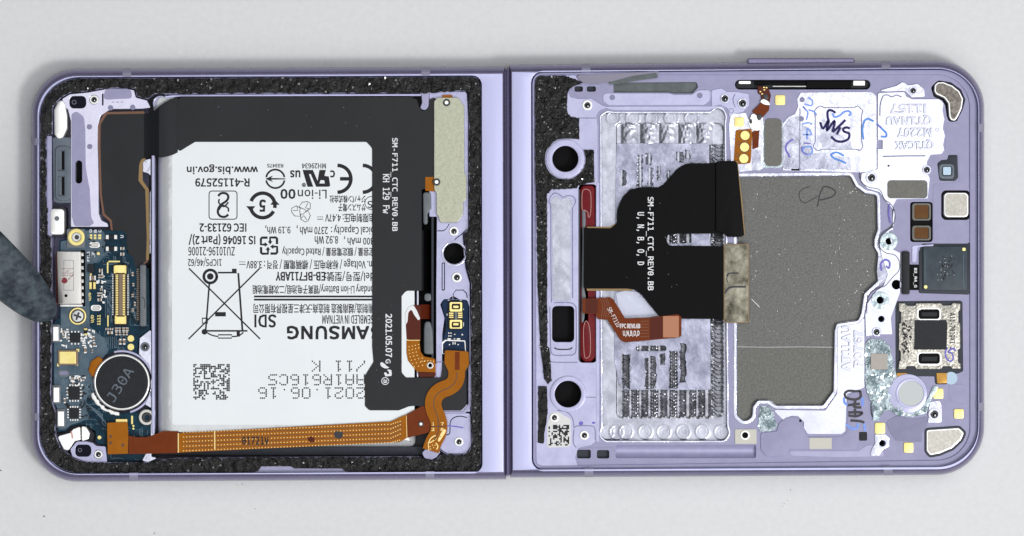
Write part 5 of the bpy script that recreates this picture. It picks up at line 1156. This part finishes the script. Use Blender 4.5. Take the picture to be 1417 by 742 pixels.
make('pen_dot', flat(circ(1229.5, 229.5, 1.6, 10), ZP + 0.245), 'marker_black', pb)
make('top_lug', prism([rp([(1213, 126), (1240, 119), (1249, 113, 4), (1257, 118), (1270, 116, 4), (1279, 123, 4), (1280, 134), (1262, 135), (1252, 126), (1228, 127)], 2), circ(1263.5, 125.5, 4.5)], ZP - 0.3, ZP + 0.26, 0.06), 'white_metal', P)
for (x, y, r_) in ((1263.5, 125.5, 6), (1206, 246, 8), (1282.5, 235, 6.5), (1213, 459.5, 6.5), (1293, 573.5, 8.6)): screw(x, y, r_, ZP + 0.30, collar='white_metal', hole=0.62)
for (x, y, r_) in ((1003, 136.5, 6.5), (1027.5, 143, 7)): screw(x, y, r_, ZP + 0.16, collar='white_metal', hole=0.7)
for (x, y) in ((1230, 334), (1218, 415.5)):
    make('glue_washer', prism([circ(x, y, 12.2, 30), circ(x, y, 5.0, 20)], ZP + 0.2, ZP + 0.34, 0.05, 2), 'glue_teal', P)
make('seam_line', [ribbon(smooth([(1190, 239), (1190, 246), (1194, 254), (1203, 259.5), (1213, 261), (1219, 265), (1224, 276), (1231, 281), (1237, 290), (1238.5, 303), (1233, 314), (1222, 322), (1217, 331), (1218, 343), (1226, 350), (1238, 353), (1244, 361), (1244, 374), (1236, 383), (1230, 390), (1224, 396), (1212, 400), (1203, 408), (1200, 420), (1199.5, 434)], 5), 1.0, ZP + 0.246)], 'marker_black', pb)
mk([[(1231, 282), (1230, 296), (1232.5, 309)]], 2.0, 'marker_violet', pb, ZP + 0.25); mk([[(1220, 375), (1219, 365), (1225, 359.5), (1231, 363), (1230, 371), (1226, 368)]], 2.6, 'marker_violet', pb, ZP + 0.25)
make('inner_shelf', prism(rp([(1215, 355), (1228, 352.5), (1240, 357), (1243, 366), (1240, 378), (1230, 388), (1216, 396), (1213, 376)], 3), ZP - 0.5, ZP + 0.18, 0.06), 'rough_metal', P)
# grey tapes
make('grey_tape', prism(rr(1228, 249.5, 1283.5, 274.5, 5), ZP + 0.245, ZP + 0.36, 0.05), 'graphite_light', P); make('grey_tape', prism(rr(1057.5, 164, 1082, 230, 7), ZP + 0.01, ZP + 0.14, 0.05), 'graphite_light', P)
make('glue_rim', prism(jag(rr(1053, 168, 1084, 233, 6), 0.9, 3, 4), ZP - 0.05, ZP + 0.03, 0.03), 'glue_teal', P)
# ---- left-upper details: screws plate, contact block, little cable
make('bay_plate', prism([rp([(984, 125, 3), (998, 122, 4), (1006, 127), (1019, 127, 3), (1036, 130), (1037, 145, 6), (1028, 155, 4), (1015, 158, 3), (1009, 163), (1007, 150, 4), (996, 145), (985, 148)], 2), circ(1003, 136.5, 4.6), circ(1027.5, 143, 5), slot(smooth([(1017, 130), (1014, 138), (1017, 148)]), 0.8)], ZP - 0.4, ZP + 0.12, 0.06), 'light_metal', P)
make('bay_plate', prism([rp([(1011, 158), (1032, 156), (1036, 166), (1056, 160), (1056, 234), (1012, 240), (1008.5, 175)], 2)], ZP - 0.8, ZP + 0.08, 0.05), 'white_metal', P)
make('small_ring', prism([circ(1012, 153.3, 3.5), circ(1012, 153.3, 2.7)], ZP + 0.12, ZP + 0.17, 0.01), 'plastic_dark', P)
for (x0, y0, x1, y1) in ((1072.5, 131.5, 1086.5, 145.5), (1016, 162, 1029.5, 175.5), (1291, 537.5, 1305.5, 552), (1320, 566, 1333.5, 579.5), (1250.5, 612.5, 1264, 626.5), (1210.5, 585, 1225, 600.5)):
    cpad = make('gold_contact', prism(rr(x0, y0, x1, y1, 2.5), ZP + 0.0, ZP + 0.22, 0.06, 2), 'gold_pale', P)
    make('contact_dent', prism(rr((x0 + x1) / 2 - 0.5, (y0 + y1) / 2 - 3, (x0 + x1) / 2 + 3, (y0 + y1) / 2 + 3, 1), ZP + 0.22, ZP + 0.24, 0.005), 'gold', cpad)
cb = make('contact_block', prism(rp([(1018, 180, 3), (1040, 178, 3), (1041, 186), (1039, 226, 3), (1015, 228, 3)], 2), ZP + 0.1, ZP + 0.3, 0.05), 'polyimide', P, label='orange contact strip with three gold discs')
for (x, y) in ((1031, 187.5), (1030.3, 203.7), (1029.3, 219.5)): make('gold_disc', prism(circ(x, y, 6.4, 24), ZP + 0.3, ZP + 0.36, 0.03), 'gold_pale', cb); make('disc_groove', prism([circ(x, y, 7.7, 24), circ(x, y, 6.7, 24)], ZP + 0.295, ZP + 0.315, 0.005), 'trace_dark', cb)
for (x, y) in ((1021.8, 198.5), (1020.6, 214.8)): make('disc_groove', prism([circ(x, y, 3, 14), circ(x, y, 1.9, 12)], ZP + 0.295, ZP + 0.315, 0.005), 'trace_dark', cb)
kf = make('key_flex', [prism(rp([(1041, 182), (1051, 180), (1049.5, 204), (1041, 207)], 1), ZP + 0.12, ZP + 0.24, 0.04), prism(rp([(1040, 155, 2), (1055, 140, 2), (1065, 147, 2), (1064, 153), (1055, 163, 2), (1050, 160)], 1), ZP + 0.2, ZP + 0.36, 0.05)], 'polyimide_brown', P, label='crumpled brown cable leading to the side key switch')
make('flex_fold', prism(rp([(1048, 119), (1063, 121, 2), (1067, 132, 4), (1064, 146), (1054, 142), (1053, 132), (1049, 129)], 1), ZP + 0.16, ZP + 0.34, 0.1), 'polyimide_red', kf)
make('glue_lump', [prism(smooth([(1037, 166), (1040, 158), (1045, 158), (1052, 165), (1054, 176), (1049, 181), (1041, 180), (1036, 173)], 3, True), ZP + 0.1, ZP + 0.4, 0.15, 3), prism(smooth([(1052, 141), (1056, 137), (1063, 140), (1065, 145), (1058, 145)], 3, True), ZP + 0.3, ZP + 0.5, 0.1, 2)], 'white_pad', kf)
make('glue_dark', [prism(smooth([(1047, 161), (1052, 158), (1055, 162), (1050, 167)], 3, True), ZP + 0.38, ZP + 0.5, 0.06, 2), prism(smooth([(1037, 166), (1040, 165), (1041, 170), (1038, 171)], 3, True), ZP + 0.38, ZP + 0.46, 0.04, 2), prism(smooth([(1056, 131), (1062, 131), (1063, 137), (1057, 137)], 3, True), ZP + 0.3, ZP + 0.45, 0.06, 2)], 'screw_dark', kf)
make('solder_joints', [box(x, y, x + 2.4, y + 2, ZP + 0.3, ZP + 0.45, 0.04) for (x, y) in ((1056, 120), (1059.5, 120.5), (1056.5, 123.5), (1051, 126), (1053.5, 129))], 'gold', kf)
make('rough_floor', prism(rr(1040, 207, 1053, 236, 2), ZP - 0.2, ZP + 0.10, 0.03), 'rough_metal', P)
make('moulded_panel', prism([rp([(1052, 131, 3), (1064, 127), (1106, 127), (1103, 140, 3), (1098, 148), (1092, 158), (1084, 164), (1060, 163), (1056, 150)], 3)], ZP - 0.3, ZP + 0.03, 0.05), 'plastic', P)
# side key switch strip in its slot
ks = make('key_strip', [prism(rr(1018, 112, 1203, 123, 5), 2.6, 4.4, 0.1)], 'chip', P, label='black side key switch strip in its slot')
make('strip_bar', prism(rr(1115, 111.5, 1178, 122.5, 1), 4.4, 4.75, 0.15, 2), 'flex_black_deep', ks); make('strip_bar', prism(rr(1044, 113, 1115, 117.5, 1), 4.4, 4.7, 0.1), 'flex_black_deep', ks)
make('strip_edge', prism(rr(1069, 118.8, 1115.5, 120.3, 0.5), 4.4, 4.75, 0.05), 'steel', ks)
make('strip_clip', [prism(rr(1022, 112, 1039, 116.3, 1.5), 4.4, 4.9, 0.1)], 'white_pad', ks); make('strip_clip', prism(rr(1180.5, 111.5, 1197, 118.5, 1), 4.4, 4.95, 0.1), 'white_pad', ks)

# ---- corner weight, sensor, square pad, two-window module
BO = rp([(1293.5, 118, 3), (1297.5, 114, 3), (1305, 113.5, 3), (1318, 118.5, 4), (1327.5, 126, 4), (1333, 137, 4), (1331, 150, 4), (1326.5, 160), (1322.5, 166.5, 3), (1316, 167, 4), (1313.5, 161), (1312.3, 143, 4), (1306.5, 135.5, 4), (1295.5, 130.5, 4), (1293, 126)], 2)
bo = make('corner_weight', prism(BO, 3.6, ZP + 0.28, 0.10, 2), 'white_pad', P, label='kidney-shaped speckled metal piece in the rounded corner'); make('weight_face', prism(inset(BO, 1.9), ZP + 0.25, ZP + 0.30, 0.02), 'grain_dark', bo)
sn = make('sensor', prism(rp([(1297, 226, 4), (1303, 221.5, 3), (1311, 221), (1312.5, 214.5, 2), (1325, 214.5, 2), (1326, 246, 4), (1322, 250.5, 4), (1300, 250.5, 4)], 2), ZP - 0.5, ZP + 0.12, 0.12, 2), 'rubber_dark', P, label='small dark square sensor with pale blue window')
make('sensor_ring', prism([rr(1299.5, 227, 1320.5, 247.5, 5), rr(1303.5, 230, 1317.5, 243.5, 3)], ZP + 0.12, ZP + 0.24, 0.08, 2), 'rubber_grey', sn); make('sensor_window', prism(rr(1305, 231, 1316, 242.3, 1.5), ZP + 0.1, ZP + 0.2, 0.03), 'glass_pale', sn)
sq = make('square_pad', prism([rr(1306, 266.5, 1340.5, 301, 6)], 4.0, ZP + 0.2, 0.2, 3), 'white_pad', P, label='square silver metal pad with rounded corners'); make('pad_face', prism(rr(1308, 268.5, 1338.5, 299, 5), ZP + 0.17, ZP + 0.22, 0.02), 'satin_metal', sq)
tw = make('light_module', [prism(rr(1260.5, 280.5, 1289.5, 334, 4), 3.0, 4.6, 0.1)], 'black_hole', P, label='black module with two amber windows')
for (y0, y1) in ((281, 305.5), (312, 333)):
    make('window_frame', prism([rr(1262, y0, 1288.5, y1, 4), rr(1265.5, y0 + 3, 1285, y1 - 3, 2.5)], 4.6, 5.1, 0.12, 2), 'graphite_light', tw); make('window_pane', prism(rr(1265, y0 + 2.5, 1285.5, y1 - 2.5, 2.5), 4.6, 4.9, 0.05), 'amber', tw)
# connector chip
cc = make('camera_connector', prism([rp([(1271, 349, 3), (1276, 337, 3), (1339, 337, 3), (1339.5, 336), (1345, 336.5, 2), (1345.5, 405, 3), (1340, 408, 3), (1271, 406, 3)], 2)], ZP - 0.2, ZP + 0.05, 0.1, 2), 'rubber_dark', P, label='dark slate square chip with two gold dots')
make('chip_face', prism(rr(1277.5, 341, 1338.5, 402, 2), ZP + 0.05, ZP + 0.42, 0.10, 2), 'chip_slate', cc)
for (x, y) in ((1334, 345.2), (1281, 397.2)): make('gold_dot', prism(circ(x, y, 2.4, 16), ZP + 0.42, ZP + 0.45, 0.01), 'gold_pale', cc)
rnd = random.Random(5)
make('worn_print', [ribbon([(x, y), (x + rnd.uniform(-2.5, 2.5), y + rnd.uniform(1.5, 3.5))], rnd.uniform(0.8, 1.5), ZP + 0.423) for (x, y) in [(1303 + rnd.choice((0, 3, 6, 11, 14, 17)) + rnd.uniform(-1, 1), 354 + rnd.uniform(0, 32)) for _ in range(46)]], 'ink', cc)
make('worn_print', [flat(circ(1300 + rnd.uniform(-6, 22), 354 + rnd.uniform(0, 34), 0.55, 5), ZP + 0.425) for _ in range(16)], 'sticker', cc)
make('chip_line', [ribbon([(1280, 349), (1280, 391)], 0.6, ZP + 0.424), ribbon([(1333.5, 352), (1333.5, 398)], 0.6, ZP + 0.424)], 'trace_blue', cc)
make('chip_bar', prism(rr(1248, 348, 1259, 407.5, 2.5), ZP, ZP + 0.6, 0.15, 2), 'chip', cc)
make('bar_teeth', [box(1246.3, 354 + i * 2.4, 1248.2, 355.2 + i * 2.4, ZP + 0.25, ZP + 0.4) for i in range(21)], 'silicone', cc)
make('chip_neck', prism(rr(1258.5, 366.5, 1272, 401.5, 1), ZP + 0.05, ZP + 0.25, 0.03), 'flex_black_deep', cc)
text('printed_text', 'B2_R4_G', (1264, 371, 1269, 398), ZP + 0.257, 'ink_white', cc, -90, MONO, 0.1)
make('moulded_frame', prism([rp([(1262, 340, 3), (1292, 338), (1292, 341), (1270, 342, 3), (1268, 362, 2), (1262, 364, 2)], 1)], ZP, ZP + 0.14, 0.05), 'light_metal', P)
# earpiece
er = make('earpiece_speaker', prism(rp([(1239, 417, 2), (1332, 416, 4), (1333, 514, 3), (1326, 517), (1312, 518), (1311, 532, 3), (1294, 532, 3), (1293, 521), (1257, 521), (1256, 533, 3), (1239.5, 533, 3)], 1), ZP - 1.0, ZP + 0.1, 0.1), 'rubber_dark', P, label='silver granular earpiece speaker with a black square in the middle')
EP = rp([(1243.5, 419.5, 1), (1252, 419.5), (1255, 423, 1), (1266, 423, 1), (1268, 419.5), (1302, 419.5), (1304.5, 422.5, 1), (1316, 422.5, 1), (1318, 419.5), (1329, 420, 1), (1329, 429), (1326.5, 431, 1), (1326.5, 446, 1), (1329, 448), (1329, 482), (1326, 484), (1326, 501, 1), (1329.5, 503), (1329.5, 510.5, 1), (1318, 510.5), (1315, 507, 1), (1305, 507, 1), (1302.5, 511), (1268, 511), (1265.5, 507, 1), (1255, 507, 1), (1253, 511), (1243, 511, 1), (1244, 500), (1246, 498), (1246, 486), (1243.5, 484), (1244, 448), (1246.5, 446), (1246.5, 432), (1243.5, 430)], 0.5)
o1, o2 = rr(1271.5, 428, 1299.5, 441, 4), rr(1271, 489, 1300, 503, 4)
make('speaker_cover', prism([EP, o1, o2], ZP + 0.1, ZP + 0.55, 0.12, 2), 'grain_metal', er)
for c in (rr(1268.5, 425.5, 1302.5, 444, 6), rr(1268.5, 486.5, 1303, 506, 6)): make('port_rim', prism([c, inset(c, 2.6)], ZP + 0.5, ZP + 0.66, 0.08, 2), 'white_pad', er)
make('port_pit', [prism(rr(1270, 426.5, 1301, 442.5, 4), ZP + 0.1, ZP + 0.2, 0.02), prism(rr(1270, 488, 1301, 504, 4), ZP + 0.1, ZP + 0.2, 0.02)], 'black_hole', er); make('port_bar', [prism(rr(1275, 432, 1297, 438, 1), ZP + 0.2, ZP + 0.32, 0.05), prism(rr(1275, 493.5, 1297, 500, 1), ZP + 0.2, ZP + 0.32, 0.05)], 'chip', er)
make('speaker_tape', prism(rp([(1266, 443), (1309, 443), (1311, 447), (1310, 484), (1264.5, 484), (1265.5, 478)], 1), ZP + 0.68, ZP + 0.74, 0.02), 'chip', er)
text('printed_text', 'A11-7019X1 2', (1314, 433, 1321.5, 484), ZP + 0.555, 'ink', er, -90, MONO, 0.2)
rnd = random.Random(8)
make('worn_print', [ribbon([(x, y), (x + rnd.uniform(-3, 3), y + rnd.uniform(1, 3.5))], rnd.uniform(1.2, 2.4), ZP + 0.555 + 0.0004 * i) for i, (x, y) in enumerate([(1249 + rnd.uniform(0, 11), 443 + rnd.uniform(0, 44)) for _ in range(52)])], 'ink', er)
make('marker_writing', ribbon(smooth([(1311, 481), (1308, 488), (1310, 496), (1315, 500), (1319, 496), (1317, 489), (1312, 487), (1319, 482), (1322, 486)], 5), 2.4, ZP + 0.56), 'marker_violet', er)
for x0 in (1240.5, 1295.5): make('spring_contact', prism(rp([(x0, 516, 1), (x0 + 15, 516, 1), (x0 + 15, 530.5, 2), (x0 + 1, 531, 2)], 1), ZP + 0.1, ZP + 0.26, 0.08, 2), 'contact_gold', er)
make('moulded_dot', prism(circ(1316, 523.5, 9, 24), ZP - 0.4, ZP + 0.12, 0.04), 'glass_pale', P)
# lens seat and glue
make('glue_patch', prism(jag(rp([(1197, 476, 6), (1204, 469, 5), (1222, 470, 8), (1232, 482, 6), (1236, 505), (1241, 520), (1246, 533), (1232, 540, 6), (1234, 556, 6), (1246, 566), (1262, 571), (1275, 562), (1285, 550, 5), (1291, 535), (1300, 534), (1288, 556), (1282, 572), (1262, 577), (1244, 575), (1230, 566), (1221, 571), (1216, 583, 3), (1207, 582), (1208, 560), (1200, 545), (1197, 520)], 2), 0.8, 4, 7), ZP + 0.05, ZP + 0.26, 0.10, 2), 'glue_teal', P)
gp1 = jag(rp([(1199, 476, 6), (1206, 471, 5), (1222, 472, 8), (1231, 484, 6), (1236, 505), (1238, 525), (1230, 540, 6), (1234, 560), (1262, 573), (1284, 560), (1282, 572), (1262, 576), (1240, 573), (1228, 565), (1216, 578), (1209, 560), (1199, 540)], 2), 0.8, 4, 7)
scatter_flakes('glue_shards', gp1, ZP + 0.2, 420, P, 31, 1.2, 4.2, 0.28, 'glue_shard')
scatter_flakes('glue_shards', rp([(1053, 564), (1066, 564), (1070, 575), (1074, 590), (1066, 595), (1054, 596), (1050, 588)], 2), ZP + 0.1, 90, P, 32, 1.0, 3.4, 0.28, 'glue_shard')
make('lens_seat', prism(circ(1256, 545, 27.5, 44), ZP + 0.0, ZP + 0.36, 0.14, 3), 'light_metal', P); make('lens_rim', prism([circ(1260.5, 544.5, 21, 40), circ(1260.5, 544.5, 17.6, 40)], ZP + 0.36, ZP + 0.46, 0.06, 2), 'light_metal', P)
make('lens_disc', prism(circ(1260.5, 544.5, 17.4, 40), ZP + 0.36, ZP + 0.40, 0.02), 'lens_grey', P)
make('taupe_square', prism(rr(1205, 489.5, 1228, 511.5, 0.8), ZP + 0.24, ZP + 0.58, 0.04), 'taupe', P)
dd = rp([(1282, 595, 3), (1327, 592, 5), (1334.5, 599, 4), (1330, 609, 6), (1318, 620.5, 8), (1300, 628, 8), (1287, 630.5, 4), (1282, 624, 4)], 3)
ds = make('corner_pad', prism(dd, ZP - 0.2, ZP + 0.35, 0.18, 3), 'white_pad', P, label='silver D-shaped metal pad in the lower rounded corner'); make('pad_face', prism(inset(dd, 2.2), ZP + 0.33, ZP + 0.37, 0.02), 'satin_metal', ds)
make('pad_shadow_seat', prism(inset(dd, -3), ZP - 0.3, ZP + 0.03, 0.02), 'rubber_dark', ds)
make('corner_lug', prism([rp([(1287, 556, 2), (1300, 554, 3), (1303.5, 562, 3), (1303.5, 585), (1284, 586), (1285, 566)], 2)], ZP - 0.2, ZP + 0.2, 0.06), 'white_metal', P)
# mould number strip and lower-middle area
LM = rp([(1159, 452, 3), (1188, 447, 4), (1196.5, 437), (1196.5, 536), (1188, 540, 6), (1172, 545), (1170, 597, 4), (1164, 601, 2), (1117, 601, 4), (1112, 592), (1112, 584), (1104, 576, 4), (1094, 576), (1084, 582, 4), (1076, 574), (1069, 567, 3), (1142, 568, 3), (1158, 545, 5)], 2)
lm = make('bay_plate', prism([LM], ZP - 0.6, ZP + 0.16, 0.06), 'mould_metal', P, label='bright plate with two raised lines of mould letters')
emboss('AT1LAU', (1164.5, 451, 1177, 514), lm, 90, ZP + 0.16); emboss('P0767', (1181, 457, 1194.5, 509), lm, 90, ZP + 0.16)
make('glue_patch', prism(jag(rp([(1052, 562, 2), (1066, 562, 2), (1070, 575, 3), (1076, 590, 3), (1068, 597), (1054, 598), (1048, 590), (1050, 575)], 2), 0.8, 3, 3), ZP + 0.02, ZP + 0.16, 0.07), 'glue_teal', P)
make('moulded_island', prism(rp([(1052, 599, 5), (1075, 597), (1078, 586), (1088, 577, 10), (1104, 577, 10), (1111, 588, 8), (1116, 602, 3), (1120, 606), (1120, 622), (1090, 622), (1088, 631, 5), (1060, 632.5, 8), (1053, 622, 4)], 3), ZP - 0.3, ZP + 0.22, 0.08, 2), 'plastic', P)
make('moulded_island', prism([rp([(1118, 604), (1164, 604), (1172, 598), (1173, 548, 12), (1190, 537, 14), (1202, 552, 12), (1203, 590), (1200, 612, 6), (1188, 612), (1184, 622, 5), (1165, 624, 3), (1118, 624)], 3)], ZP - 0.3, ZP + 0.10, 0.08, 2), 'plastic', P)
make('foil_patch', prism(rr(1120, 606, 1151, 621.5, 0.5), ZP + 0.23, ZP + 0.25, 0.008), 'beige', P)
make('moulded_step', prism(rp([(1092, 624), (1188, 624), (1200, 616), (1214, 616), (1224, 628), (1222, 632), (1160, 633), (1094, 631)], 3), ZP - 0.3, ZP + 0.05, 0.05), 'lavender', P)
make('marker_writing', [ribbon(smooth(s_, 5), 3.4, ZP + 0.19 + 0.002 * i) for i, s_ in enumerate([[(1190, 541), (1184, 541.5), (1174, 541), (1169, 545), (1172, 551), (1184, 553), (1191, 549), (1190, 541)], [(1173, 561), (1190, 559)], [(1184, 555), (1182, 563), (1192, 564)], [(1174, 571), (1193, 571), (1186, 576), (1174, 575)], [(1177, 582), (1190, 583), (1196, 585)], [(1183, 566), (1184, 578)]])], 'marker_black', P)
make('marker_writing', [ribbon(smooth(s_, 5), 3.4, ZP + 0.174 + 0.002 * i) for i, s_ in enumerate([[(1168, 550), (1169, 558), (1176, 561)], [(1193, 550), (1194, 562)], [(1171, 587), (1178, 593), (1186, 592), (1187, 586)], [(1196, 586), (1197, 597)]])], 'marker_blue', P)
make('black_cube', prism(rr(1189, 598, 1200, 610, 1.5), ZP, ZP + 0.25, 0.05), 'chip', P)
make('seam_line', ribbon(smooth([(1207, 556), (1205.5, 562), (1206, 572), (1208, 578)]), 1.6, ZP + 0.105), 'rubber_dark', P)
make('black_dot', flat(circ(1107.5, 582.5, 1.8, 12), ZP + 0.225), 'black_hole', P)
be = make('beige_plate', prism([rr(1017, 594, 1047, 614.5, 1.5), circ(1031, 602.3, 4.0)], ZP - 0.2, ZP + 0.15, 0.05), 'beige', P); make('post_ring', prism([circ(1031, 602.3, 6.6), circ(1031, 602.3, 4.3)], ZP + 0.15, ZP + 0.3, 0.06), 'white_pad', be)
make('hole_pit', [prism(circ(1031, 602.3, 5, 18), 2.2, ZP - 0.6, 0.02)], 'black_hole', be)
lg = make('lower_lug', prism([rp([(1210, 601), (1226, 601, 2), (1231, 606, 3), (1231, 618), (1222, 622, 3), (1216, 631), (1204, 631), (1206, 622), (1211, 613)], 2), circ(1221, 613.5, 4.4)], ZP - 0.3, ZP + 0.22, 0.08, 2), 'white_metal', P)
for (x, y, r_) in ((1221, 613.5, 6), (1240.5, 394, 9), (1219.5, 441.5, 6), (1230, 334, 7), (1218, 415.5, 7)): make('hole_pit', prism(circ(x, y, r_, 18), 2.2, 3.0, 0.02), 'black_hole', P)
make('moulded_step', [prism(rp([(1240, 575, 8), (1262, 580), (1283, 576), (1283, 590), (1276, 600, 3), (1276, 612), (1240, 610), (1232, 600, 4), (1226, 584, 4)], 3), ZP - 0.3, ZP + 0.08, 0.05)], 'plastic_dark', P)
make('moulded_step', [prism(rp([(1313, 532, 4), (1336, 532, 4), (1338, 560), (1318, 556, 4), (1313, 549)], 3), ZP - 0.3, ZP + 0.06, 0.05)], 'plastic', P)
make('moulded_step', [prism(rp([(1291, 254, 5), (1301, 255), (1302, 312), (1310, 312, 4), (1309, 330, 4), (1291, 332)], 2), ZP - 0.3, ZP + 0.06, 0.05)], 'plastic', P)
make('side_shelf', prism([rp([(1296, 169), (1310, 171), (1327, 171), (1337, 178, 5), (1338, 226), (1336, 236), (1337, 258), (1346, 262), (1346.5, 330), (1298, 330), (1298, 254), (1327, 252), (1327, 213), (1308, 213), (1309, 180)], 3), rr(1302.5, 263.5, 1343.2, 304.5, 7)], ZP - 0.5, ZP + 0.03, 0.06), 'plastic', P)

# ================================================================== prying tool
def spudger():
    # cross sections along the blade: (centre px, half width px, height z mm, thickness mm), tip first
    secs = [((74, 441), 4, 6.9, 0.5), ((71, 438), 12, 7.0, 0.9), ((64, 432), 20, 7.2, 1.4), ((54, 422.5), 26, 7.6, 2.0), ((40, 409), 31, 8.4, 2.8), ((20, 389.5), 34.5, 9.6, 3.6), ((-10, 361), 37, 11.4, 4.4), ((-70, 304), 39, 15.5, 5.2), ((-220, 161), 40, 25, 6.0), ((-420, -29), 40, 37, 6.2)]
    V, F = [], []; n = 20
    for (c, hw, z, t) in secs:
        d = Vector((0.70, 0.715)); nn = Vector((-d.y, d.x))
        for k in range(n):
            a = 2 * math.pi * k / n
            ca, sa = math.cos(a), math.sin(a)
            u = math.copysign(abs(ca) ** 0.75, ca) * hw; w = math.copysign(abs(sa) ** 0.8, sa) * t / 2
            q = Vector(c) + nn * u
            V.append(W(q.x, q.y, z + t / 2 + w))
    for i in range(len(secs) - 1):
        for k in range(n): F.append((i * n + k, i * n + (k + 1) % n, (i + 1) * n + (k + 1) % n, (i + 1) * n + k))
    F.append(tuple(range(n))); F.append(tuple(range((len(secs) - 1) * n, len(secs) * n)))
    return V, F
sp = make('prying_tool', spudger(), 'nylon', None, smooth_angle=80)
sp['label'] = 'dark grey plastic prying tool with a rounded tip touching the frame'; sp['category'] = 'tool'
m = sp.modifiers.new('smooth', 'SUBSURF'); m.levels = 2; m.render_levels = 2
# crumbs on the table
du = make('dust', [prism(smooth([(x - s_, y), (x, y - s_ * 0.7), (x + s_ * 0.8, y + 0.2), (x + 0.2, y + s_ * 0.8)], 3, True), 0.0, 0.05, 0.01) for (x, y, s_) in ((61, 714.5, 1.6), (213.5, 738, 1.2), (353, 704, 0.9), (1, 651, 1.6), (1085, 697, 0.8), (1090, 693, 0.7), (1083, 701, 0.6), (1094, 678, 1.0), (335, 670, 1.0), (328, 671, 0.7))], 'dust_grey', None, kind='stuff')
du['label'] = 'a few grey dust crumbs on the table'; du['category'] = 'dust'
